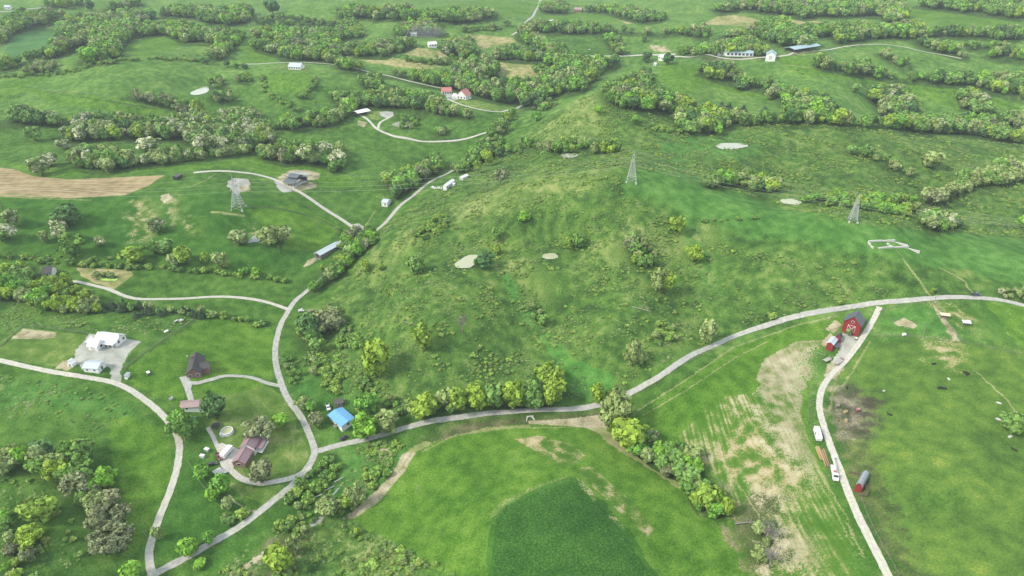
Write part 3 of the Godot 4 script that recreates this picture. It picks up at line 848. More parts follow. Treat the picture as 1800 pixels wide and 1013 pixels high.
func strip(line: PackedVector2Array, width: float, lift: float, wob := 0.0) -> ArrayMesh:
	var s := Shape.new()
	var across := maxi(2, int(ceil(width / 1.8)))
	var rows := []
	var f := FastNoiseLite.new()
	f.seed = int(width * 100)
	f.frequency = 0.2
	var worn := FastNoiseLite.new()
	worn.seed = 8
	worn.frequency = 0.09
	worn.fractal_octaves = 3
	var cols := []
	across = 6
	for i in line.size():
		var d := (line[mini(i + 1, line.size() - 1)] - line[maxi(i - 1, 0)]).normalized()
		var side := Vector2(-d.y, d.x)
		var row := PackedVector3Array()
		var rc := PackedColorArray()
		for k in across + 1:
			var u: float = [-0.5, -0.36, -0.22, 0.0, 0.22, 0.36, 0.5][k]
			var q := line[i] + side * width * u * (1.0 + wob * f.get_noise_2d(line[i].x * 2.0 + 90.0 * signf(u), line[i].y * 2.0))
			row.append(Vector3(q.x, high(q.x, q.y) + lift + 0.06 * (0.25 - u * u) * 4.0, q.y))
			# wheel paths are swept pale; the crown and the edges keep loose stone and some weeds
			var n := worn.get_noise_2d(q.x, q.y)
			var weed := clampf((0.75 if absf(u) > 0.45 else (0.28 if absf(u) < 0.1 else 0.0)) + n * 0.8 - 0.15, 0.0, 0.8)
			rc.append(Color(0.98, 0.97, 0.95).lerp(Color(0.6, 0.72, 0.42), weed) * (1.0 + 0.16 * n))
		rows.append(row)
		cols.append(rc)
	for i in rows.size() - 1:
		for k in across:
			s.quad(rows[i][k], rows[i + 1][k], rows[i + 1][k + 1], rows[i][k + 1])
			var e := s.c.size() - 6
			var cc := [cols[i][k], cols[i + 1][k], cols[i + 1][k + 1], cols[i][k], cols[i + 1][k + 1], cols[i][k + 1]]
			for m in 6: s.c[e + m] = cc[m]
	# smooth normals
	for i in s.n.size():
		var p := s.v[i]
		s.n[i] = Vector3(high(p.x - 3, p.z) - high(p.x + 3, p.z), 6.0, high(p.x, p.z - 3) - high(p.x, p.z + 3)).normalized()
	return s.mesh()

var on_road := {}

func make_roads() -> void:
	var k := 0
	for r in ROADS:
		var line := smooth_line(r[4], 1.6)
		setting(r[0], strip(line, r[2], 0.12 + 0.006 * k, 0.2), M[r[1]], r[3])
		for q in line:
			for dx in range(-1, 2):
				for dz in range(-1, 2): on_road[Vector2i((q / 1.6).floor()) + Vector2i(dx, dz)] = true
		k += 1

# ---------------------------------------------------------------- ponds
# name, label, photograph outline, water
const PONDS := [
	["hill_pond", "long pale pond on the brushy hillside beside a dark bush", [799,466, 806,458, 822,450, 838,448, 846,452, 838,462, 824,471, 806,471], "clay"],
	["round_pond", "small round pale pond with a dead branch in it", [953,450, 960,446, 972,445, 981,450, 978,454, 966,456, 956,454], "clay"],
	["crest_pond", "small pale pond on top of the hill", [986,273, 994,270, 1010,270, 1016,273, 1008,277, 992,277], "silt"],
	["saddle_pond", "white shining pond in the green saddle of the hill", [1259,256, 1270,252, 1300,252, 1316,256, 1300,261, 1276,263, 1264,261], "silt"],
	["lower_pond", "pale oval pond below the power line", [1371,353, 1380,350, 1398,351, 1411,356, 1400,360, 1380,358], "clay"],
	["field_pond", "white pond among bushes in the far left field", [335,163, 346,157, 360,152, 367,155, 364,162, 352,166, 338,167], "silt"],
	["garden_pond", "pale ring pond on the lawn below the villa", [689,219, 700,214, 716,213, 720,219, 712,224, 698,223], "silt"],
	["willow_pond", "pond between two willows in the left pasture", [436,427, 446,414, 462,410, 472,418, 462,425, 446,426], "murk"],
	["algae_pond", "lime green algae covered pond by the lane", [165,489, 172,486, 190,490, 206,490, 200,494, 182,493], "algae"],
]
var pond_data := []

func level_ponds() -> void:
	for p in PONDS:
		var pts: Array = p[2]
		# still water is level: the outline lies in one plane through the middle of the pond
		var c := Vector2.ZERO
		for i in pts.size() / 2:
			c += Vector2(pts[2 * i], pts[2 * i + 1]) / (pts.size() / 2)
		var g := spot(c.x, c.y)
		var lvl := g.y
		var mid := Vector2(g.x, g.z)
		var q := PackedVector2Array()
		for i in pts.size() / 2:
			var ray := sight(pts[2 * i], pts[2 * i + 1])
			var at := EYE + ray * ((lvl - EYE.y) / ray.y)
			q.append(Vector2(at.x, at.z))
		pond_data.append([q, mid, lvl])
	for d in pond_data:
		var q: PackedVector2Array = d[0]
		var mid: Vector2 = d[1]
		var r := 0.0
		for p in q:
			r = maxf(r, p.distance_to(mid))
		for j in GZ:
			var z := Z0 + j * CELL
			if absf(z - mid.y) > r + 30: continue
			for i in GX:
				var x := X0 + i * CELL
				if absf(x - mid.x) > r + 30: continue
				var v := Vector2(x, z)
				var away := 0.0
				if not Geometry2D.is_point_in_polygon(v, q):
					away = 1e9
					for e in q.size():
						away = minf(away, v.distance_to(Geometry2D.get_closest_point_to_segment(v, q[e], q[(e + 1) % q.size()])))
				var k := smoothstep(9.0, 30.0, away)
				HGT[j * GX + i] = lerpf(d[2] + (-0.9 if away < 0.1 else 0.02), HGT[j * GX + i], k)

func make_ponds() -> void:
	M.clay = paint(Color(0.34, 0.36, 0.23), 0.08)
	M.silt = paint(Color(0.3, 0.33, 0.25), 0.05)
	M.murk = paint(Color(0.16, 0.2, 0.16), 0.12)
	M.algae = paint(Color(0.35, 0.55, 0.12), 0.5)
	for i in PONDS.size():
		var q: PackedVector2Array = pond_data[i][0]
		var fine := PackedVector2Array()
		for e in q.size():
			for s in 5:
				fine.append(q[e].cubic_interpolate(q[(e + 1) % q.size()], q[(e - 1 + q.size()) % q.size()], q[(e + 2) % q.size()], s / 5.0))
		for e in fine.size():
			fine[e] += Vector2(rng.randf_range(-0.35, 0.35), rng.randf_range(-0.5, 0.5))
		var tri := Geometry2D.triangulate_polygon(fine)
		var s := Shape.new()
		var y: float = pond_data[i][2] + 0.08
		for k in range(0, tri.size(), 3):
			var a := fine[tri[k]]
			var b := fine[tri[k + 1]]
			var c := fine[tri[k + 2]]
			if (b - a).cross(c - a) < 0:
				var t := b
				b = c
				c = t
			s.tri(Vector3(a.x, y, a.y), Vector3(b.x, y, b.y), Vector3(c.x, y, c.y))
		for k in s.n.size():
			s.n[k] = Vector3.UP
		setting(PONDS[i][0], s.mesh(), M[PONDS[i][3]], PONDS[i][1])

# wooded ground: mix, usual height, spacing (both in metres), place, photograph outline of the canopy
const WOODS := [
	["mixed", 13, 8, "in the far woods at the upper left corner", [-7,37,20,20,63,17,110,20,112,28,83,37,63,43,40,48,20,55,10,67,-7,77]],
	["mixed", 14, 7.5, "in the wooded slope behind the striped far pasture", [103,33,140,27,187,23,217,15,267,20,270,30,253,37,240,47,230,60,213,77,207,97,187,103,160,107,140,103,127,97,167,77,157,67,140,77,113,87,90,97,50,103,20,113,-7,123,-7,110,33,97,73,87,97,73,110,63,103,50]],
	["pale", 7, 6, "among the pale bushes by the upper left fence row", [40,117,67,107,93,103,97,120,67,128,40,127]],
	["mixed", 12, 7.5, "in the belt above the bright far field", [230,60,253,40,283,38,327,40,353,47,410,50,433,57,410,80,393,97,367,103,370,87,387,77,360,72,317,70,287,55,253,60]],
	["mixed", 13, 8, "in the topmost woods left of the tall lone tree", [280,17,310,7,347,10,383,13,433,7,443,23,433,37,400,40,360,37,347,28,310,27,283,25]],
	["mixed", 11, 8, "in the woods behind the grey roofed hilltop house", [447,50,493,47,547,50,600,50,600,110,550,102,500,100,480,93,447,83,437,70,467,67,490,70,450,63]],
	["scrubcedar", 5, 8, "in the cedar scrub near the upper edge", [447,27,500,25,567,32,600,37,600,50,547,50,493,47,450,43]],
	["mixed", 11, 8, "in the topmost row at the left", [73,2,147,-2,147,7,110,10,73,10]],
	["mixed", 11, 8, "in the topmost row at the left", [177,10,200,3,240,-2,253,2,233,10,187,17]],
	["grey", 7, 6.5, "in the grey thicket left of the white pond", [207,167,233,160,287,163,320,173,340,187,337,203,307,203,290,187,253,177,217,170]],
	["mixed", 9, 7, "in the clump beside the white field pond", [367,138,393,133,395,147,370,152]],
	["mixed", 8, 7, "in the clump above the white field pond", [410,133,433,127,447,133,440,142,413,142]],
	["mixed", 8, 7, "in the clump right of the white field pond", [377,163,410,158,412,173,380,177]],
	["flowery", 12, 7, "in the blossoming belt below the left far field", [10,200,27,190,67,192,97,200,143,200,187,197,213,203,253,207,300,210,340,190,367,200,407,190,443,190,457,213,473,223,477,247,433,263,350,260,320,237,267,240,213,238,167,240,123,245,103,230,140,217,93,215,40,213,-7,210,-7,200]],
	["hedge", 5, 5, "in the curved hedge left of the round field", [455,130,467,130,467,157,497,172,533,192,530,197,493,177,462,160]],
	["hedge", 6, 5.5, "in the hooked hedge of the round field", [520,163,547,147,547,133,557,132,557,147,533,167,560,173,557,178,523,170]],
	["mixed", 11, 7.5, "in the row under the round field", [467,217,513,203,553,197,597,192,600,213,567,220,517,223,473,225]],
	["mixed", 9, 7, "in the belt behind the white open shed", [573,160,600,157,600,177,580,173]],
	["hedge", 4, 6, "in the long fence row behind the striped pasture", [-7,132,110,123,173,107,227,100,290,99,353,103,353,106,290,103,230,104,173,113,110,129,-7,136]],
	["mixed", 10, 7.5, "in the belt above the blossoming hedge", [367,200,443,197,473,220,473,240,417,247,367,227]],
	["mixed", 13, 8, "in the woods along the upper middle ridge", [593,13,633,8,677,10,723,7,733,20,760,17,813,13,873,17,877,27,833,35,773,35,723,33,667,30,593,27]],
	["mixed", 10, 8, "in the clump left of the smoking farm", [593,37,620,32,637,50,643,60,630,65,593,67]],
	["mixed", 12, 8, "in the trees above the white far farm", [690,50,733,32,757,30,780,47,787,57,760,58,723,57,700,60]],
	["hedge", 8, 6, "in the straight row of the far middle field", [810,43,880,41,880,49,813,51]],
	["mixed", 11, 8, "in the belt left below the far farm", [593,77,650,72,700,65,723,67,733,75,707,87,677,97,633,95,593,93]],
	["flowery", 12, 7.5, "in the trees right of the far white house", [777,72,800,65,830,68,840,87,833,97,813,103,787,90,773,80]],
	["hedge", 8, 7, "in the row under the far tan field", [707,98,743,100,787,98,813,95,817,107,800,110,750,107,717,104]],
	["mixed", 13, 8, "in the deep woods behind the red roofed houses", [593,103,627,105,653,115,697,122,733,125,787,125,793,112,813,105,850,98,873,112,877,125,860,133,867,143,900,138,927,135,933,147,900,167,877,173,833,163,800,153,760,147,727,140,693,130,650,123,593,117]],
	["mixed", 12, 8, "in the belt between the two far tan fields", [877,75,900,78,933,85,967,92,993,95,1010,98,1003,110,970,110,953,105,900,102,860,97,843,92,887,88]],
	["mixed", 13, 8, "in the broad woods where the valley road enters", [903,47,920,53,950,65,977,73,1000,87,1017,97,1043,103,1087,98,1090,110,1060,120,1040,143,1027,155,993,160,967,168,933,183,920,183,913,177,877,173,900,160,933,143,967,123,977,107,953,87,920,70,907,60]],
	["mixed", 12, 8, "in the long far belt right of the road", [907,43,937,38,1000,37,1043,39,1080,47,1133,50,1200,45,1200,57,1147,57,1093,55,1033,56,967,54,920,55]],
	["mixed", 11, 8, "in the cross hedge of the far field", [1070,52,1083,55,1090,70,1103,87,1097,95,1073,90,1067,67]],
	["mixed", 12, 8, "in the far grove at the road end", [950,7,993,-2,1000,20,977,20,950,17]],
	["mixed", 11, 8, "in the strip below the topmost barn", [1023,12,1067,8,1120,12,1167,22,1170,33,1133,37,1100,30,1067,20,1030,17]],
	["mixed", 12, 7.5, "in the wooded ravine right of the grassy knob", [1057,150,1093,137,1120,120,1140,123,1153,143,1167,167,1200,163,1200,197,1167,193,1120,188,1073,185,1067,167]],
	["mixed", 11, 7, "in the belt between the villa and the pond lawn", [593,157,643,163,677,153,710,157,760,162,773,168,787,183,833,193,830,205,787,200,743,193,713,188,680,185,637,185,620,197,593,207]],
	["mixed", 11, 7.5, "in the clump on the lawn left of the villa", [623,135,660,128,680,147,657,157,637,147]],
	["mixed", 5, 6, "around the ring pond of the pond lawn", [700,203,733,198,740,220,703,230]],
	["mixed", 8, 6, "in the round clump on the pond lawn", [763,227,790,220,790,235,767,236]],
	["mixed", 11, 7, "in the roadside trees below the villa", [830,257,853,240,867,215,890,192,920,182,933,178,900,200,887,233,873,260,860,280,833,280]],
	["mixed", 9, 7, "in the row along the foot of the grassy knob", [890,262,917,248,950,242,993,248,1033,248,1087,248,1090,258,1000,260,933,258,900,263]],
	["mixed", 9, 7, "in the trees left of the grassy knob", [933,185,957,172,983,175,960,187]],
	["shrub", 4, 5, "in the brush right of the grassy knob", [1140,218,1200,220,1200,230,1150,228]],
	["mixed", 13, 8, "in the far forest at the top edge", [1243,7,1333,-2,1593,-2,1593,33,1560,37,1550,25,1500,23,1477,28,1453,23,1420,29,1387,23,1367,20,1343,17,1310,13,1267,20]],
	["mixed", 12, 8, "in the far belt above the tan fields", [1337,33,1360,30,1387,33,1380,43,1433,42,1453,44,1473,38,1500,38,1550,43,1597,38,1633,45,1700,48,1740,52,1800,42,1800,67,1767,67,1733,63,1667,60,1620,63,1593,63,1533,64,1510,69,1473,73,1460,60,1430,63,1427,79,1400,77,1367,73,1357,63,1347,53,1330,47]],
	["mixed", 11, 8, "in the belt under the left tan field", [1193,47,1243,45,1253,67,1263,53,1310,48,1350,48,1357,60,1360,70,1307,63,1267,63,1247,67,1193,57]],
	["mixed", 11, 8, "in the row behind the long blue barns", [1193,80,1243,78,1310,65,1347,78,1360,84,1353,94,1307,92,1257,93,1193,94]],
	["mixed", 13, 8, "in the forest at the top right corner", [1597,5,1633,-2,1807,-2,1807,30,1747,23,1667,13,1633,9]],
	["mixed", 10, 8, "in the belt right of the ridge track", [1597,65,1627,65,1680,75,1697,90,1720,100,1693,100,1643,86,1617,77]],
	["mixed", 10, 8, "in the far right hedgerows", [1697,72,1767,75,1767,83,1700,82]],
	["mixed", 10, 8, "in the far right hedgerows", [1720,92,1767,82,1807,84,1807,103,1750,100]],
	["mixed", 10, 7.5, "in the short row below the ridge track", [1537,88,1557,82,1580,97,1610,107,1600,119,1577,113,1550,97]],
	["mixed", 12, 7.5, "in the long belt down from the blue barns", [1427,105,1440,93,1463,105,1510,105,1553,117,1583,128,1633,125,1683,125,1733,128,1807,128,1807,173,1750,159,1713,147,1643,143,1617,139,1567,136,1550,133,1507,126,1463,119,1440,113]],
	["mixed", 12, 7.5, "in the big ravine belt behind the brushy hill", [1220,122,1240,112,1293,112,1310,135,1360,135,1387,145,1397,160,1433,155,1440,167,1463,173,1473,193,1500,203,1547,207,1600,202,1633,202,1667,207,1700,198,1733,202,1767,223,1807,227,1807,250,1750,239,1683,229,1617,226,1550,219,1493,216,1433,213,1380,213,1283,216,1280,232,1243,230,1193,227,1193,163,1220,182,1250,187,1287,195,1333,197,1373,200,1387,187,1370,167,1343,155,1313,148,1290,143,1257,136]],
	["flowery", 12, 7, "in the wooded spur with cream blossom", [1523,160,1543,142,1567,147,1600,155,1620,170,1617,193,1587,199,1547,199,1550,183]],
	["flowery", 12, 7, "in the right wooded spur with blossom", [1683,158,1710,152,1737,167,1740,187,1767,200,1807,192,1807,230,1767,212,1720,196,1693,185]],
	["flowery", 11, 6.5, "in the pale blossoming clump above the ploughed field", [120,270,140,255,187,258,213,270,233,270,233,288,187,297,143,292,120,285]],
	["pale", 8, 6.5, "in the light green row above the pasture slope", [233,278,267,265,300,259,353,263,380,260,447,253,447,266,400,271,350,278,300,283,240,291]],
	["mixed", 11, 7, "in the dense trees above the black pavilion", [447,250,600,250,600,293,587,298,573,287,533,280,500,282,460,273]],
	["hedge", 4, 4.5, "in the long hedge under the left pasture", [-7,443,77,452,133,454,217,460,287,463,363,471,417,477,467,481,517,491,517,496,467,486,417,483,363,477,287,471,217,468,133,462,77,457,-7,450]],
	["spring", 9, 6, "in the grove around the dark roofed house", [-7,457,50,463,73,472,72,483,53,483,33,503,-7,507]],
	["spring", 8, 6, "in the grove below the dark roofed house", [93,483,113,483,127,497,97,508,0,510,0,490,33,503,67,497]],
	["pale", 4, 5, "around the lime green pond", [163,480,187,473,203,480,200,486,180,487,167,486]],
	["mixed", 9, 6.5, "in the roadside trees by the long pale roofed shed", [600,447,573,457,540,480,527,492,550,498,600,483]],
	["mixed", 10, 7, "in the trees behind the roadside trailer home", [653,305,690,307,733,290,743,277,760,272,777,283,783,288,773,297,753,307,733,322,717,333,703,342,680,347,675,342,687,323,667,313]],
	["mixed", 10, 7, "in the roadside belt at the foot of the hill", [793,288,813,275,833,272,853,257,877,248,900,248,880,267,853,270,820,293,807,298]],
	["shrub", 4, 4.5, "in the long thicket on the left hill flank", [727,410,750,387,787,372,797,383,773,407,743,422]],
	["mixed", 6, 4.2, "in the dark thicket in the middle of the hill", [1100,413,1123,408,1150,437,1163,463,1147,475,1120,467,1107,443]],
	["mixed", 7, 6, "in the trees by the pavilion drive gate", [593,400,613,413,620,437,610,463,593,480]],
	["mixed", 6, 6, "in the trees by the pavilion drive gate", [643,410,657,407,657,417,647,420]],
	["mixed", 8, 6, "in the belt under the white saddle pond", [1233,315,1267,302,1307,298,1367,312,1373,327,1360,338,1333,335,1283,323,1243,326]],
	["spring", 8, 6, "in the row behind the right pylon", [1407,342,1483,337,1517,345,1567,340,1613,345,1613,365,1583,371,1533,359,1467,353,1413,345]],
	["pale", 10, 6.5, "in the light belt at the right edge of the hill", [1623,342,1667,325,1700,303,1733,297,1760,282,1807,272,1807,310,1753,328,1700,336,1660,352,1630,359]],
	["mixed", 8, 6, "in the strip on the far hill flank", [1477,258,1513,259,1567,273,1597,288,1617,306,1597,308,1567,293,1533,276,1500,269]],
	["flowery", 8, 6, "in the blossoming clump under the power line", [1617,385,1627,367,1667,373,1697,390,1683,402,1643,402,1620,396]],
	["hedge", 2.5, 3.5, "in the low hedge on the green saddle", [1223,386,1290,382,1340,378,1340,381,1290,386,1227,389]],
	["spring", 8, 6, "in the grove left of the cedar row", [-7,500,133,508,167,522,170,542,127,542,73,535,33,520,-7,517]],
	["cedar", 5, 4.5, "in the dark cedar row above the white farm", [173,532,213,528,247,537,247,543,213,543,177,543]],
	["cedar", 4, 4.5, "in the dark cedar row above the white farm", [233,553,253,545,255,553,240,559]],
	["scrubcedar", 5, 5, "in the hedge above the bright lawn", [257,539,300,537,353,542,358,555,320,550,280,550,260,550]],
	["hedge", 4, 4, "in the hedge along the top of the bright lawn", [358,547,393,550,430,558,462,565,460,572,430,563,393,557,360,555]],
	["shrub", 5, 5, "in the scrub slope above the blue roofed house", [540,617,573,617,600,640,600,693,580,680,560,660,540,640]],
	["grey", 7, 5.5, "in the brownish thicket by the road bend", [563,537,587,533,600,543,600,580,580,577,563,557]],
	["mixed", 9, 6, "in the dark roadside trees by the road bend", [527,560,563,560,570,587,563,610,537,600,527,577]],
	["hedge", 3.5, 4, "in the roadside hedge by the long bend", [493,628,510,627,527,660,523,675,507,667]],
	["mixed", 7, 6, "in the roadside trees left of the blue roofed house", [520,680,543,683,550,713,563,747,557,763,543,747,530,717]],
	["shrub", 5, 5, "in the bank of bushes right of the blue roofed house", [667,687,693,683,727,700,727,720,700,723,673,713]],
	["mixed", 10, 4.6, "in the darker trees at the left of the road row", [730,713,757,700,787,690,820,690,820,713,787,727,747,733,733,730]],
	["shrub", 4, 4.5, "in the bushes above the bend of the hill road", [1147,567,1173,565,1193,577,1190,593,1167,600,1147,597]],
	["shrub", 3, 4, "in the small bushes of the hillside gully", [913,533,947,537,963,560,953,567,933,550]],
	["shrub", 4, 4.5, "in the bushes left of the tall spring tree", [593,563,620,570,637,600,630,610,593,607]],
	["shrub", 3.5, 4.5, "in the undergrowth below the tall spring tree", [633,660,673,680,660,687,620,680]],
	["hedge", 4, 4.5, "in the bush row above the barn road", [1337,550,1387,540,1407,547,1397,555,1367,560,1340,562]],
	["hedge", 2.5, 4, "in the low bushes beside the barn road", [1430,533,1493,528,1493,537,1433,542]],
	["flowery", 3.5, 4, "in the blossoming roadside hedge at the right edge", [1637,508,1700,507,1707,517,1640,518]],
	["flowery", 4, 4, "in the blossoming roadside hedge at the right edge", [1753,507,1807,503,1807,525,1780,520,1753,517]],
	["mixed", 9, 6, "in the grove at the left edge of the near slope", [-7,795,33,791,83,785,117,781,143,785,160,813,187,833,177,863,160,863,133,853,120,850,83,840,47,830,27,825,-7,831]],
	["grey", 9, 5.5, "in the greyish trees of the near left grove", [127,850,167,846,177,866,167,885,140,876]],
	["grey", 9, 6, "in the greyish trees left of the near lane", [158,890,193,876,215,895,217,913,220,950,192,970,160,946,155,916]],
	["spring", 6, 5, "in the bush clump at the near left edge", [-10,896,20,900,23,933,7,943,-10,940]],
	["spring", 6, 5, "in the bush clump at the bottom left corner", [-7,983,27,983,57,1000,73,1013,-7,1016]],
	["hedge", 4.5, 3, "in the roadside hedge right of the bottom road", [590,803,563,820,533,850,503,880,473,913,467,920,480,900,513,863,547,823,573,800]],
	["shrub", 4, 4.5, "in the bushes left of the road below the loop drive", [380,910,403,893,433,893,443,903,417,920,387,933]],
	["shrub", 3.5, 4.5, "along the stream at the bottom", [493,943,520,930,547,910,553,916,527,940,497,953]],
	["shrub", 3, 4, "in the weeds by the stream at the bottom", [547,880,600,870,600,893,567,896]],
	["shrub", 4, 4.5, "in the bushes beside the cut bank", [610,880,640,830,667,820,680,830,660,853,633,880,607,896]],
	["hedge", 2.2, 3.5, "in the low hedge below the hay knoll", [603,920,633,936,700,964,750,983,793,1006,800,1016,787,1013,747,991,693,971,630,945,600,926]],
	["mixed", 8, 4.2, "in the creek woods right of the hay knoll", [1080,756,1110,750,1147,763,1180,790,1200,800,1200,833,1180,831,1147,810,1113,783]],
	["mixed", 8, 4.2, "in the creek woods right of the hay knoll", [1193,773,1220,786,1233,816,1223,843,1207,846,1193,830]],
	["spring", 7, 4.2, "at the lower end of the creek woods", [1207,843,1233,846,1270,876,1283,890,1260,903,1230,893,1213,870]],
	["grey", 5, 4.5, "in the grey brush at the foot of the hay field", [1327,900,1357,903,1360,940,1347,986,1333,983,1330,940]],
	["spring", 9, 5, "between the bright trees of the road row", [830,687,867,682,900,680,933,682,983,687,983,710,933,713,900,713,853,717,830,713]],
	["mixed", 8, 5, "in the row along the valley road below the pavilion gate", [542,497,573,463,610,430,650,405,662,413,623,447,587,483,553,510]],
	["shrub", 4, 3.6, "in the bank thicket between the bottom road and the stream", [480,926,520,886,553,850,587,816,597,823,563,860,530,900,493,936]],
	["grey", 4.5, 4.2, "in the greyish scrub of the near left meadow", [7,940,37,953,63,966,80,986,53,986,20,973]],
]

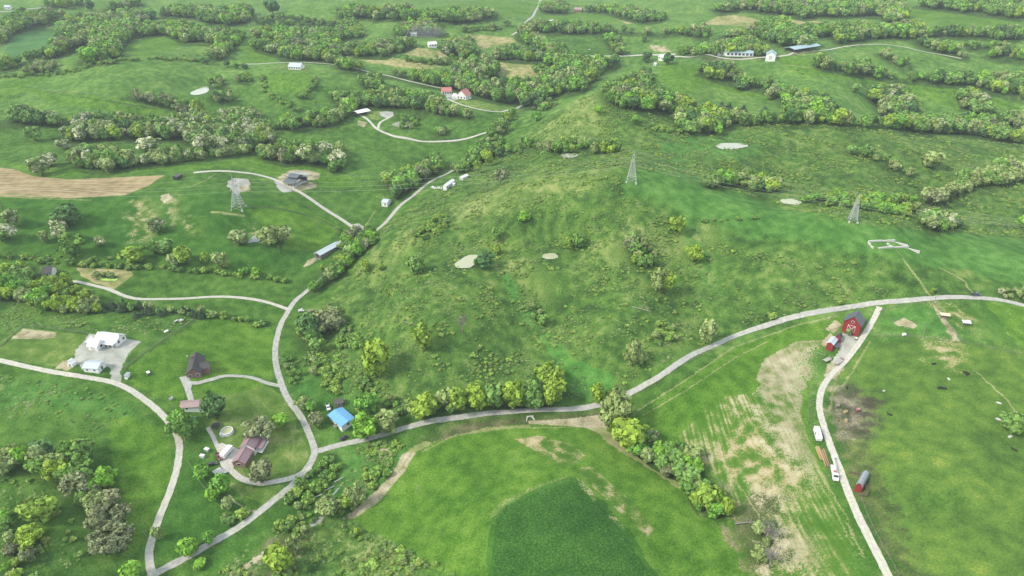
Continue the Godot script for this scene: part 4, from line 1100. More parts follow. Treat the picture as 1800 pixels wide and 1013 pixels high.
# ---------------------------------------------------------------- single trees
# look, photograph pixel of the foot, height and width in photograph pixels, label
const SINGLES := [
	["spring", 662,664,66,44, "tall yellow-green tree standing alone on the lower hillside"],
	["spring", 745,618,44,28, "slim bright green tree uphill of the tallest hillside tree"],
	["dead", 813,586,36,22, "bare grey dead tree in the middle of the lower hillside"],
	["spring", 968,684,44,42, "yellow-green tree rising behind the right end of the road row"],
	["spring", 837,717,40,36, "yellow-green tree at the left end of the bright road row"],
	["mid", 868,718,42,36, "mid green tree second from the left in the road row"],
	["spring", 904,719,50,38, "bright yellow-green tree in the centre of the road row"],
	["mid", 936,718,46,38, "softer green tree fourth from the left in the road row"],
	["spring", 967,716,50,42, "bright yellow-green tree at the right end of the road row"],
	["bright", 645,731,38,32, "round bright green tree behind the blue roofed house"],
	["bright", 646,772,42,38, "broad bright green tree at the corner of the blue roofed house"],
	["pale", 682,758,32,38, "pale bushy tree right of the blue roofed house"],
	["spring", 1050,710,34,24, "small green roadside tree where the hill road begins to climb"],
	["pale", 1082,758,66,48, "tall feathery grey-green tree overhanging the hill road"],
	["spring", 1099,786,54,52, "yellow-green tree just below the feathery roadside tree"],
	["pale", 1111,644,46,26, "conical pale tree at the foot of the hill by the road"],
	["pale", 1123,642,24,22, "small pale bush leaning against the conical roadside tree"],
	["mid", 953,573,20,18, "small round tree in the hillside gully"],
	["pale", 1240,604,44,28, "light green tree above the bend of the hill road"],
	["mid", 733,483,30,26, "dense round tree left of the long hill pond"],
	["mid", 876,424,24,18, "green tree uphill of the hill ponds"],
	["spring", 875,447,17,14, "little yellow-green tree just uphill of the long pond"],
	["dark", 850,470,26,30, "dark bush at the right end of the long hill pond"],
	["spring", 1001,440,24,13, "narrow yellow-green tree above the round pond"],
	["mid", 1018,436,26,26, "broad tree right of the narrow one above the round pond"],
	["pale", 1155,512,38,26, "left one of the pale pair below the dark hill thicket"],
	["spring", 1168,516,40,26, "right one of the pale pair below the dark hill thicket"],
	["spring", 1187,413,34,22, "yellow-green tree alone on the slope below the left hill pylon"],
	["bright", 922,391,18,20, "bush alone near the crest of the hill"],
	["sparse", 880,328,30,22, "open crowned tree on the left shoulder of the hill"],
	["spring", 643,479,22,16, "upper yellow sapling by the ditch under the hill"],
	["spring", 670,476,12,12, "round yellow sapling right of the ditch under the hill"],
	["spring", 860,292,28,16, "upright yellow-green tree beside the upper valley road"],
	["spring", 840,304,22,12, "small upright tree right of the trailer home"],
	["spring", 1218,461,28,26, "yellow-green tree over a bare patch on the hill"],
	["pale", 1635,296,30,32, "pale tree alone on the far right hill flank"],
	["bright", 1797,400,22,26, "bright bush at the right edge below the light belt"],
	["dark", 122,394,32,42, "dense dark tree in the left pasture"],
	["flower", 105,404,22,22, "upper cream blossoming tree below the dark pasture tree"],
	["flower", 115,424,28,28, "cream blossoming tree in the middle of the left pasture string"],
	["mid", 133,448,38,32, "green tree at the lower end of the left pasture string"],
	["pale", 80,426,20,16, "small pale tree between the two blossoming strings"],
	["flower", 27,398,30,26, "upper blossoming tree by the left edge of the pasture"],
	["flower", 17,420,28,28, "lower blossoming tree by the left edge of the pasture"],
	["mid", 3,424,26,26, "green tree cut by the left edge of the pasture"],
	["flower", 277,410,26,26, "loose blossoming tree near the bare ruts of the pasture"],
	["mid", 272,446,24,26, "left one of the round pair in the lower pasture"],
	["mid", 291,446,26,26, "right one of the round pair in the lower pasture"],
	["flower", 176,434,18,18, "small cream blossoming tree over the lower pasture hedge"],
	["spring", 237,464,28,34, "broad light green tree at the pasture hedge"],
	["pale", 310,467,22,20, "small pale tree left of the hedge giant"],
	["spring", 327,464,32,28, "tall light green tree on the pasture hedge"],
	["spring", 360,462,18,14, "slim light green tree on the pasture hedge"],
	["pale", 391,474,32,24, "pale tree at the right part of the pasture hedge"],
	["pale", 424,430,28,32, "left willow beside the pasture pond"],
	["pale", 474,430,30,36, "middle willow over the pasture pond"],
	["pale", 497,428,30,28, "right willow beside the pasture pond"],
	["bright", 428,483,13,13, "small round tree left of the last on the pasture hedge"],
	["bright", 452,486,15,14, "small round tree near the right end of the pasture hedge"],
	["flower", 86,292,24,26, "upper blossoming tree above the ploughed field"],
	["flower", 75,308,30,36, "big blossoming tree at the edge of the ploughed field"],
	["dark", 160,19,18,13, "dark tree near the top edge, left of the woods"],
	["dark", 480,25,25,23, "tall dark lone tree near the top edge"],
	["mid", 63,247,26,22, "lone green tree in the shaded left field"],
	["flower", 267,264,22,40, "wide blossoming tree below the left far belt"],
	["flower", 114,262,18,20, "small blossoming tree left under the far belt"],
	["flower", 320,242,26,22, "white blossoming tree inside the left far belt"],
	["spring", 350,206,28,20, "bright tree at the right end of the grey thicket"],
	["dark", 363,113,12,15, "small dark tree left of the hilltop barnyard"],
	["dark", 400,118,12,10, "left of the three dark trees by the hilltop barnyard"],
	["dark", 416,121,9,8, "middle of the three dark trees by the hilltop barnyard"],
	["dark", 430,122,10,12, "right of the three dark trees by the hilltop barnyard"],
	["flower", 545,288,34,34, "left tree of the big blossoming group above the pavilion"],
	["flower", 570,284,34,32, "middle tree of the big blossoming group above the pavilion"],
	["flower", 592,292,30,28, "right tree of the big blossoming group above the pavilion"],
	["mid", 890,46,12,13, "lone round tree on the far middle field"],
	["dark", 1175,113,18,18, "dark round tree in front of the white ridge house"],
	["dark", 1136,110,18,15, "dark tree left of the white ridge house"],
	["dark", 1132,75,10,9, "small dark tree in the field above the ridge road"],
	["bright", 1117,219,15,14, "bush alone right of the grassy knob"],
	["bright", 1053,203,18,14, "bush on the crest of the grassy knob"],
	["bright", 943,213,18,14, "bush on the left flank of the grassy knob"],
	["mid", 948,130,16,26, "low tree at the right end of the tan field"],
	["mid", 1503,163,15,15, "round tree alone in the field below the blue barns"],
	["pale", 1352,176,22,18, "pale lone tree at the edge of the wooded spur"],
	["dark", 1302,157,10,20, "low dark bush in front of the wooded spur"],
	["mid", 1417,81,22,30, "big round tree behind the right blue barn"],
	["cedar", 1267,194,14,9, "left cedar of the loose group behind the hill"],
	["cedar", 1280,199,17,12, "second cedar of the loose group behind the hill"],
	["cedar", 1305,201,15,12, "third cedar of the loose group behind the hill"],
	["cedar", 1344,198,10,9, "right cedar of the loose group behind the hill"],
	["dark", 382,736,42,36, "dark round tree between the two brick houses"],
	["bright", 494,750,25,25, "bright round tree on the lawn beside the valley road"],
	["bright", 316,752,32,30, "upper bright tree by the pink roofed garage"],
	["mid", 328,774,42,36, "lower bright tree by the pink roofed garage"],
	["sparse", 457,772,34,42, "leafless brown tree behind the maroon roofed house"],
	["brown", 461,847,38,38, "brown bushy tree in front of the maroon roofed house"],
	["bright", 394,869,32,28, "bright green tree below the parking pad"],
	["bright", 378,879,21,21, "small bright bush below the parking pad"],
	["bright", 360,842,26,24, "bright green tree left of the parking pad"],
	["pale", 400,894,18,18, "grey-green bush under the parking pad trees"],
	["pale", 280,950,24,17, "small light tree beside the near gravel lane"],
	["bright", 336,976,30,33, "bright round tree above the bottom road"],
	["bright", 369,954,18,18, "small bright bush right of the round roadside tree"],
	["bright", 350,998,12,20, "low bush on the lower side of the bottom road"],
	["spring", 72,916,42,48, "spreading spring green tree in the near left meadow"],
	["spring", 60,954,30,40, "lower spreading bush in the near left meadow"],
	["spring", 50,972,20,22, "smallest bush in the near left meadow"],
	["bright", 234,1022,30,36, "bright bush cut by the bottom edge beside the lane"],
	["pale", 578,906,28,38, "round grey-green willow by the stream pool"],
	["spring", 497,1004,46,42, "pale spring tree by the stream at the bottom"],
	["pale", 519,970,28,22, "thin pale tree behind the spring tree by the stream"],
	["pale", 628,892,36,26, "pale leaning tree at the cut bank"],
	["spring", 611,893,22,24, "bush left of the pale leaning tree"],
	["spring", 627,940,12,12, "yellow-green bush at the corner of the hay knoll hedge"],
	["dark", 547,596,40,38, "dark dense tree inside the road bend"],
	["brown", 581,582,34,38, "brownish tree inside the road bend"],
	["dead", 1264,872,30,24, "grey bare tree in the creek woods"],
	["mid", 1208,864,26,30, "dark green tree at the creek woods edge"],
	["spring", 1242,898,42,38, "bright tree near the lower end of the creek woods"],
	["spring", 1277,908,32,24, "last bright tree of the creek woods"],
	["mid", 1776,756,30,38, "round tree over dark soil at the right edge"],
	["sparse", 624,425,26,22, "bare branched tree at the pavilion drive gate"],
	["flower", 1492,590,12,11, "white blossoming shrub in front of the red barn"],
	["dead", 1352,1000,44,34, "grey leafless brush tree at the foot of the hay field"],
	["dead", 1346,950,40,34, "upper grey leafless brush tree at the foot of the hay field"],
]
const LOOKS := {
	# look: [colour choices (linear base colours), mesh family, words]
	"mid": [[Color(0.166, 0.323, 0.0686), Color(0.196, 0.353, 0.0881)], "round", "green leafy tree"],
	"dark": [[Color(0.0979, 0.215, 0.0686), Color(0.118, 0.235, 0.0783)], "round", "dark green leafy tree"],
	"spring": [[Color(0.295, 0.44, 0.06), Color(0.265, 0.41, 0.065)], "round", "yellow-green spring tree"],
	"bright": [[Color(0.235, 0.471, 0.0587), Color(0.196, 0.431, 0.0686)], "round", "bright green leafy tree"],
	"pale": [[Color(0.323, 0.422, 0.166), Color(0.294, 0.392, 0.138)], "round", "pale grey-green tree"],
	"brown": [[Color(0.24, 0.285, 0.14), Color(0.26, 0.29, 0.15)], "round", "brownish budding tree"],
	"flower": [[Color(1, 1, 1), Color(0.9, 0.92, 0.95)], "flower", "cream blossoming tree"],
	"cedar": [[Color(0.0881, 0.147, 0.0783), Color(0.0979, 0.157, 0.0881)], "cedar", "dark cedar"],
	"sparse": [[Color(0.26, 0.31, 0.16)], "sparse", "thin greyish tree"],
	"dead": [[Color(0.587, 0.548, 0.489)], "dead", "bare grey tree"],
	"shrub": [[Color(0.196, 0.353, 0.0686), Color(0.254, 0.392, 0.0783), Color(0.147, 0.275, 0.0686)], "shrub", "leafy green bush"],
}
const MIXES := {
	"mixed": {"mid": 44, "dark": 9, "bright": 14, "pale": 20, "spring": 10, "sparse": 2, "brown": 1},
	"flowery": {"mid": 34, "dark": 10, "pale": 28, "flower": 18, "spring": 10},
	"pale": {"pale": 60, "mid": 25, "flower": 8, "sparse": 7},
	"grey": {"pale": 26, "brown": 26, "sparse": 36, "mid": 12},
	"spring": {"spring": 34, "bright": 26, "mid": 30, "pale": 10},
	"cedar": {"cedar": 85, "mid": 15},
	"scrubcedar": {"cedar": 45, "mid": 35, "pale": 20},
	"shrub": {"shrub": 88, "pale": 12},
	"hedge": {"shrub": 74, "mid": 14, "pale": 12},
}
var wood_map := []
var crowns := {}
var trunks := {}
var tints := {}

func wood_outlines() -> Array:
	var out := []
	for w in WOODS:
		var hgt: float = w[1] * 1.2
		var q := plan(w[4], true, 18.0, hgt * 0.5)
		wood_map.append(q)
		if not w[0] in ["hedge", "shrub"]:
			out.append(q)
	return out

func leafage(sid: int, family: String) -> ArrayMesh:
	# a crown of unit height: clumps of leaf-sized faces spread over uneven lobes
	var r := RandomNumberGenerator.new()
	r.seed = sid
	var lobes := []
	var leaf := 0.066
	var count := 2200
	if family == "round" or family == "flower":
		var wide := r.randf_range(0.27, 0.39)
		var lean := Vector3(r.randf_range(-0.09, 0.09), 0, r.randf_range(-0.09, 0.09))
		for i in r.randi_range(20, 30):
			var u := Vector3(r.randfn(), r.randfn() * 0.9 + 0.15, r.randfn()).normalized()
			var k := pow(r.randf(), 0.45)
			var c := Vector3(0, 0.53, 0) + Vector3(u.x * wide, u.y * 0.37, u.z * wide) * k * r.randf_range(0.7, 1.05)
			c += lean * (c.y - 0.3) * 2.0
			lobes.append([c, 0.05 + 0.11 * pow(r.randf(), 1.4), r.randf_range(0.74, 1.26), r.randf()])
		lobes.append([Vector3(0, 0.48, 0), 0.19, 0.85, 0.9])
	elif family == "shrub":
		count = 700
		leaf = 0.13
		for i in r.randi_range(9, 13):
			var u := Vector3(r.randfn(), absf(r.randfn()), r.randfn()).normalized()
			var c := Vector3(u.x * 0.42, 0.2 + u.y * 0.4, u.z * 0.42) * r.randf_range(0.5, 1.0)
			lobes.append([c + Vector3(0, 0.12, 0), r.randf_range(0.14, 0.25), r.randf_range(0.8, 1.2), r.randf()])
	elif family == "cedar":
		count = 1500
		leaf = 0.055
		for i in 22:
			var t := (i + 0.5) / 22.0
			var a := r.randf() * TAU
			var rad := 0.27 * (1.0 - t) + 0.02
			lobes.append([Vector3(cos(a) * rad * 0.5, 0.06 + t * 0.86, sin(a) * rad * 0.5), rad * 0.75 + 0.035, r.randf_range(0.8, 1.2), r.randf()])
	else:
		count = 620
		leaf = 0.05
		for i in 16:
			var u := Vector3(r.randfn(), r.randfn() * 0.8 + 0.2, r.randfn()).normalized()
			lobes.append([Vector3(0, 0.6, 0) + Vector3(u.x * 0.34, u.y * 0.33, u.z * 0.34) * r.randf_range(0.6, 1.0), r.randf_range(0.1, 0.17), r.randf_range(0.8, 1.2), r.randf()])
	var area := 0.0
	for l in lobes:
		area += l[1] * l[1]
	var s := Shape.new()
	for l in lobes:
		var c: Vector3 = l[0]
		var rad: float = l[1]
		var m := int(count * rad * rad / area)
		for i in m:
			var u := Vector3(r.randfn(), r.randfn() + 0.2, r.randfn()).normalized()
			var p := c + u * rad * (r.randf_range(0.7, 1.12) if r.randf() < 0.8 else r.randf_range(1.0, 1.55))
			if p.y < 0.02: continue
			var nn := (u + Vector3(r.randfn(), r.randfn(), r.randfn()) * 0.6).normalized()
			var t := nn.cross(Vector3(r.randfn(), r.randfn(), r.randfn())).normalized()
			var b := nn.cross(t)
			var k := leaf * r.randf_range(0.65, 1.3)
			var col := Color.WHITE
			var tone: float = l[2] * r.randf_range(0.6, 1.4)
			if family == "flower":
				if l[3] < 0.66 and r.randf() < 0.72:
					col = Color(0.56, 0.58, 0.38) * r.randf_range(0.8, 1.15)
				else:
					col = Color(0.19, 0.28, 0.09) * tone
			else:
				col = Color(tone * r.randf_range(0.92, 1.12), tone, tone * r.randf_range(0.85, 1.1))
			s.col = col
			var soft := (u * 0.35 + nn * 0.8).normalized()
			var l4 := [p - t * k - b * k * 0.7, p - t * k * 0.6 + b * k * 0.7 + nn * k * 0.2, p + t * k + b * k * 0.6, p + t * k * 0.7 - b * k * 0.75 + nn * k * 0.2]
			if (l4[2] - l4[0]).cross(l4[1] - l4[0]).dot(soft) < 0: l4.reverse()
			s.quad(l4[0], l4[1], l4[2], l4[3])
			# leaves in a clump face outward
			var e := s.n.size()
			for q in 6:
				s.n[e - 1 - q] = soft
	return s.mesh()

func boughs(sid: int, family: String) -> ArrayMesh:
	var r := RandomNumberGenerator.new()
	r.seed = sid + 500
	var s := Shape.new()
	if family == "shrub":
		for i in 4:
			var a := TAU * i / 4.0 + r.randf()
			s.tube(Vector3(0, -0.08, 0), Vector3(cos(a) * 0.2, 0.42, sin(a) * 0.2), 0.02, 0.008, 4, false)
		return s.mesh()
	if family == "cedar":
		s.tube(Vector3(0, -0.05, 0), Vector3(0, 0.9, 0), 0.03, 0.005, 5, false)
		return s.mesh()
	var bare := family == "sparse" or family == "dead"
	var fork := 0.3 if not bare else 0.26
	s.tube(Vector3(0, -0.05, 0), Vector3(0.01, fork, 0.005), 0.03, 0.022, 6, false)
	s.tube(Vector3(0.01, fork, 0.005), Vector3(0.0, 0.72, 0.02), 0.022, 0.006, 5, false)
	for i in (9 if bare else 6):
		var a := i * 2.4 + r.randf_range(-0.4, 0.4)
		var y := fork + r.randf_range(0.0, 0.25)
		var b := Vector3(0.005, y, 0.01)
		var e := b + Vector3(cos(a) * r.randf_range(0.2, 0.3), r.randf_range(0.16, 0.34), sin(a) * r.randf_range(0.2, 0.3))
		s.tube(b, e, 0.014, 0.006, 4, false)
		if bare:
			for j in 6:
				var m := b.lerp(e, r.randf_range(0.35, 1.0))
				var f := m + Vector3(r.randfn(), r.randfn() * 0.6 + 0.7, r.randfn()) * 0.085
				s.tube(m, f, 0.006, 0.003, 3, false)
				for k in 3:
					var g := m.lerp(f, r.randf_range(0.4, 1.0))
					s.tube(g, g + Vector3(r.randfn(), r.randfn() * 0.5 + 0.4, r.randfn()) * 0.055, 0.0035, 0.002, 3, false)
	return s.mesh()

func leaf_material(c: Color) -> StandardMaterial3D:
	var key := c.to_html()
	if not tints.has(key):
		var m := paint(c, 0.75)
		m.vertex_color_use_as_albedo = true
		m.metallic_specular = 0.25
		m.backlight_enabled = true
		m.backlight = Color(0.45, 0.46, 0.33)
		tints[key] = m
	return tints[key]

func make_tree_kinds() -> void:
	for f in {"round": 6, "flower": 3, "shrub": 4, "cedar": 2, "sparse": 2, "dead": 2}.keys():
		crowns[f] = []
		trunks[f] = []
		for i in {"round": 6, "flower": 3, "shrub": 4, "cedar": 2, "sparse": 2, "dead": 2}[f]:
			crowns[f].append(leafage(40 + i * 7 + f.length() * 100, f) if f != "dead" else null)
			trunks[f].append(boughs(40 + i * 7 + f.length() * 100, f))

func plant(called: String, look: String, at: Vector3, size: Vector3, turn: float, variant: int, tone: int, label: String, category: String, group: String) -> Node3D:
	var k: Array = LOOKS[look]
	var fam: String = k[1]
	var o := thing(called, label, category, at, turn, group)
	var n: int = trunks[fam].size()
	var t := part("trunk" if fam != "shrub" else "stem", trunks[fam][variant % n], M.dead_bark if fam == "dead" else M.bark, o)
	t.scale = size
	if fam != "dead":
		var c := part("crown", crowns[fam][variant % n], leaf_material(k[0][tone % k[0].size()]), o)
		c.scale = size
	return o

func seen_at(p: Vector3) -> Vector2:
	var rel := p - EYE
	var depth := rel.dot(Vector3(0, sa, -ca))
	return Vector2(rel.x / depth * FOCAL + 900.0, 506.5 - rel.dot(Vector3(0, ca, sa)) / depth * FOCAL)

func make_trees() -> void:
	make_tree_kinds()
	say("tree kinds")
	var names := {"flower": "blossoming_tree", "cedar": "cedar_tree", "shrub": "bush", "dead": "dead_tree"}
	var cats := {"flower": "blossoming tree", "cedar": "cedar", "shrub": "bush", "dead": "dead tree"}
	for i in SINGLES.size():
		var s: Array = SINGLES[i]
		var g := spot(s[1], s[2])
		var rel := g - EYE
		var depth := rel.dot(Vector3(0, sa, -ca))
		var dep := atan2(-rel.y, Vector2(rel.x, rel.z).length())
		var h: float = s[3] * depth / FOCAL / cos(dep) * 1.14
		var wd: float = s[4] * depth / FOCAL * 1.1
		# what the eye sees as height includes part of the crown's depth
		h = maxf(h - wd * 0.22 * sin(dep), h * 0.75)
		var wide := wd / (0.74 if s[0] != "cedar" else 0.55)
		plant(names.get(s[0], "leafy_tree"), s[0], g, Vector3(wide, h, wide), i * 1.7, i, i, s[5], cats.get(s[0], "tree"), "")
	# woods
	var all := []
	for wi in WOODS.size():
		var w: Array = WOODS[wi]
		var q: PackedVector2Array = wood_map[wi]
		var lo := Vector2(1e9, 1e9)
		var hi := -lo
		for p in q:
			lo = lo.min(p)
			hi = hi.max(p)
		var gap: float = w[2] * 1.0
		var mix: Dictionary = MIXES[w[0]]
		var total := 0
		for k in mix: total += mix[k]
		var z := lo.y
		var row := 0
		var loose := []
		var tight := []
		var pix := PackedVector2Array()
		for i in w[4].size() / 2: pix.append(Vector2(w[4][2 * i], w[4][2 * i + 1]))
		while z < hi.y + gap:
			var x := lo.x + (gap * 0.5 if row % 2 else 0.0)
			while x < hi.x:
				var p := Vector2(x + rng.randf_range(-0.4, 0.4) * gap, z + rng.randf_range(-0.4, 0.4) * gap)
				var pick := rng.randi() % total
				var size := rng.randf_range(0.52, 1.26)
				var spin := rng.randf() * TAU
				var vr := rng.randi() % 12
				var fat := rng.randf_range(0.85, 1.2)
				x += gap
				if not Geometry2D.is_point_in_polygon(p, q) or on_road.has(Vector2i((p / 1.6).floor())): continue
				var look := ""
				for k in mix:
					pick -= mix[k]
					if pick < 0:
						look = k
						break
				var h: float = w[1] * 1.15 * size
				if look == "shrub": h = minf(h, 5.0) * 0.85
				var at := Vector3(p.x, high(p.x, p.y) - 0.1, p.y)
				var width := h * fat * (1.15 if look == "shrub" else 1.05)
				if look == "cedar": width = h * 0.95
				var rec := [h / (at - EYE).length(), look, at, Vector3(width, h, width), spin, vr, wi]
				loose.append(rec)
				# the whole crown, not only its middle, has to show inside the outline
				if Geometry2D.is_point_in_polygon(seen_at(at + Vector3(0, h * 0.3, 0)), pix) and Geometry2D.is_point_in_polygon(seen_at(at + Vector3(0, h * 0.66, 0)), pix): tight.append(rec)
			z += gap * 0.87
			row += 1
		var keep: bool = w[0] in ["hedge", "shrub"] or w[4][1] > 470
		if keep or tight.size() > loose.size() * 0.4:
			all.append_array(loose if keep else tight)
		else:
			for rec in loose:
				rec[3] *= 0.85
				if rng.randf() < 0.85: all.append(rec)
	all.sort_custom(func(a, b): return a[0] > b[0])
	say("%d woodland plants" % all.size())
	var made := {"leafy_tree": 0, "blossoming_tree": 0, "cedar_tree": 0, "bush": 0, "dead_tree": 0}
	var limit := {"leafy_tree": 220, "blossoming_tree": 150, "cedar_tree": 90, "bush": 260, "dead_tree": 10}
	var rest := {}
	for a in all:
		var look: String = a[1]
		var called: String = names.get(look, "leafy_tree")
		var at: Vector3 = a[2]
		var sp := seen_at(at)
		var sx := sp.x
		var sy := sp.y
		if made[called] < limit[called] and sx > 2 and sx < 1798 and sy > 2 and sy < 1020:
			made[called] += 1
			var place: String = WOODS[a[6]][3]
			var ol: Array = WOODS[a[6]][4]
			var left := 1e9
			var right := -1e9
			for i in ol.size() / 2:
				left = minf(left, maxf(0, ol[2 * i]))
				right = maxf(right, minf(1800, ol[2 * i]))
			var third := clampi(int((sx - left) / maxf(1.0, right - left) * 3.0), 0, 2)
			var rel_h: float = a[3].y / (WOODS[a[6]][1] * 1.15) if look != "shrub" else a[3].y / (minf(WOODS[a[6]][1] * 1.15, 5.0) * 0.85)
			var words: String = (["small ", "", "tall "][0 if rel_h < 0.85 else (1 if rel_h < 1.05 else 2)]) + LOOKS[look][2] + " " + place
			if words.split(" ").size() < 15: words += [", left part", ", middle part", ", right part"][third]
			plant(called, look, at, a[3], a[4], a[5], a[5], words, cats.get(look, "tree"), {"bush": "bushes", "blossoming tree": "blossoming trees", "cedar": "cedars"}.get(cats.get(look, "tree"), "trees") + " " + place)
		else:
			var fam: String = LOOKS[look][1]
			var key := "%s/%d" % [fam, a[5] % crowns[fam].size()]
			if not rest.has(key): rest[key] = []
			var cs: Array = LOOKS[look][0]
			rest[key].append([Transform3D(Basis(Vector3.UP, a[4]).scaled_local(a[3]), at), cs[a[5] % cs.size()] * rng.randf_range(0.82, 1.18)])
	say(str(made))
	var mass := Node3D.new()
	mass.name = "woodland"
	add_child(mass)
	tag(mass, "remaining trees of the wooded belts and hedgerows", "", "", "stuff")
	for key in rest:
		var fam: String = key.get_slice("/", 0)
		var v := int(key.get_slice("/", 1))
		scatter("tree_crowns", crowns[fam][v], leaf_material(Color.WHITE), rest[key], mass)
		scatter("tree_trunks", trunks[fam][v], M.bark, rest[key], mass)
	make_brush()

func scatter(called: String, mesh: Mesh, mat: Material, list: Array, parent: Node) -> void:
	var mm := MultiMesh.new()
	mm.transform_format = MultiMesh.TRANSFORM_3D
	mm.use_colors = true
	mm.mesh = mesh
	mm.instance_count = list.size()
	for i in list.size():
		mm.set_instance_transform(i, list[i][0])
		mm.set_instance_color(i, list[i][1])
	var o := MultiMeshInstance3D.new()
	o.name = called
	o.multimesh = mm
	o.material_override = mat
	o.set_meta("kind", "stuff")
	parent.add_child(o, true)

# low weeds, briars and saplings on the rough hillsides: photograph outline, spacing, how much of it is covered, height
const BRUSH := [
	[[590,520, 640,440, 700,380, 760,340, 830,300, 900,258, 950,212, 1000,190, 1040,158, 1090,185, 1200,198, 1300,213, 1450,220, 1600,233, 1830,258, 1830,420, 1500,395, 1270,330, 1130,300, 1080,330, 1190,390, 1300,440, 1560,470, 1640,520, 1480,530, 1300,575, 1200,625, 1090,680, 1000,700, 860,705, 740,730, 650,690, 600,650, 540,560], 2.2, 0.4, 0.95],
	[[0,660, 60,665, 180,690, 230,730, 170,760, 60,740, 0,730], 3.0, 0.4, 0.8],
	[[0,830, 60,850, 120,900, 150,1000, 0,1000], 2.6, 0.5, 1.3],
	[[0,520, 100,545, 240,560, 350,545, 330,570, 250,590, 160,580, 40,572, 0,600], 3.2, 0.45, 0.9],
	[[430,960, 560,880, 640,925, 720,970, 770,1013, 380,1013], 2.2, 0.75, 1.4],
	[[560,830, 600,795, 680,775, 712,785, 660,850, 600,905, 560,890], 2.2, 0.75, 1.4],
	[[520,640, 560,600, 640,660, 720,740, 660,750, 610,700], 3.0, 0.55, 1.5],
	[[0,440, 60,400, 130,440, 200,455, 130,470, 0,460], 3.5, 0.3, 1.2],
	[[880,90, 960,80, 1000,90, 980,100, 900,105], 6, 0.3, 1.6],
	[[1580,100, 1700,115, 1800,140, 1800,190, 1650,160], 8, 0.2, 1.6],
	[[330,85, 420,90, 400,100, 300,98], 6, 0.4, 2.0],
]

func make_brush() -> void:
	var lists := {}
	var f := FastNoiseLite.new()
	f.seed = 31
	f.frequency = 0.035
	f.fractal_octaves = 3
	var greens := [Color(0.27, 0.42, 0.08), Color(0.22, 0.37, 0.08), Color(0.18, 0.31, 0.08), Color(0.28, 0.38, 0.09), Color(0.2, 0.29, 0.09)]
	for b in BRUSH:
		var q := plan(b[0], true, 40.0)
		var lo := Vector2(1e9, 1e9)
		var hi := -lo
		for p in q:
			lo = lo.min(p)
			hi = hi.max(p)
		var gap: float = b[1]
		var z := lo.y
		while z < hi.y:
			var x := lo.x
			while x < hi.x:
				var p := Vector2(x + rng.randf_range(-0.5, 0.5) * gap, z + rng.randf_range(-0.5, 0.5) * gap)
				x += gap
				var d := f.get_noise_2d(p.x, p.y)
				if rng.randf() > b[2] * (0.3 + 3.2 * d): continue
				if not Geometry2D.is_point_in_polygon(p, q): continue
				var h: float = b[3] * rng.randf_range(0.5, 1.5) * (1.4 if rng.randf() < 0.1 else 1.0)
				var w := h * rng.randf_range(1.0, 1.9)
				var key := rng.randi() % 4
				if not lists.has(key): lists[key] = []
				lists[key].append([Transform3D(Basis(Vector3.UP, rng.randf() * TAU).scaled_local(Vector3(w, h, w)), Vector3(p.x, high(p.x, p.y) - h * 0.12, p.y)), greens[rng.randi() % greens.size()] * rng.randf_range(0.8, 1.2)])
			z += gap
	# coarse grass tussocks between them
	var tuft := Shape.new()
	var r := RandomNumberGenerator.new()
	r.seed = 5
	for i in 16:
		var u := Vector3(r.randfn(), 0, r.randfn()) * 0.24
		var d := Vector3(r.randfn() * 0.3, 1.0, r.randfn() * 0.3).normalized()
		var hh := r.randf_range(0.5, 1.1)
		tuft.col = Color.WHITE * r.randf_range(0.75, 1.25)
		var up := (Vector3.UP + u * 2.2).normalized()
		var t := up.cross(Vector3(r.randfn(), 0.3, r.randfn())).normalized()
		var b := up.cross(t)
		var m := u + Vector3(0, hh * (0.55 - u.length() * 0.8), 0)
		var four := [m - t * 0.17 - b * 0.13, m - t * 0.13 + b * 0.15 + d * 0.06, m + t * 0.18 + b * 0.12, m + t * 0.12 - b * 0.16 - d * 0.05]
		if (four[2] - four[0]).cross(four[1] - four[0]).dot(up) < 0: four.reverse()
		tuft.quad(four[0], four[1], four[2], four[3])
	var tuft_mesh := tuft.mesh()
	var tufts := []
	var tones := [Color(0.08, 0.16, 0.04), Color(0.1, 0.19, 0.045), Color(0.13, 0.22, 0.055), Color(0.17, 0.25, 0.075), Color(0.23, 0.27, 0.12)]
	f.seed = 47
	for bi in 7:
		var q := plan(BRUSH[bi][0], true, 40.0)
		var lo := Vector2(1e9, 1e9)
		var hi := -lo
		for p in q:
			lo = lo.min(p)
			hi = hi.max(p)
		var z := lo.y
		while z < hi.y:
			var gap := 1.9 if z > -620.0 else 2.8
			var x := lo.x
			while x < hi.x:
				var p := Vector2(x + rng.randf_range(-0.5, 0.5) * gap, z + rng.randf_range(-0.5, 0.5) * gap)
				x += gap
				var d := f.get_noise_2d(p.x, p.y)
				if rng.randf() > 0.36 + 1.5 * d: continue
				if not Geometry2D.is_point_in_polygon(p, q): continue
				var h := rng.randf_range(0.35, 0.9)
				var w := rng.randf_range(0.9, 2.2)
				tufts.append([Transform3D(Basis(Vector3.UP, rng.randf() * TAU).scaled_local(Vector3(w, h, w)), Vector3(p.x, high(p.x, p.y) - 0.05, p.y)), tones[clampi(int(rng.randf() * 4.0 + d * 2.0), 0, 4)] * rng.randf_range(0.85, 1.15)])
			z += gap
	say("%d tussocks" % tufts.size())
	var mass := Node3D.new()
	mass.name = "undergrowth"
	add_child(mass)
	tag(mass, "low briars and weeds covering the rough hillsides", "", "", "stuff")
	var n := 0
	for key in lists:
		n += lists[key].size()
		scatter("undergrowth_clumps", crowns["shrub"][key], leaf_material(Color.WHITE), lists[key], mass)
	scatter("grass_tussocks", tuft_mesh, leaf_material(Color.WHITE), tufts, mass)
	say("%d clumps of undergrowth" % n)

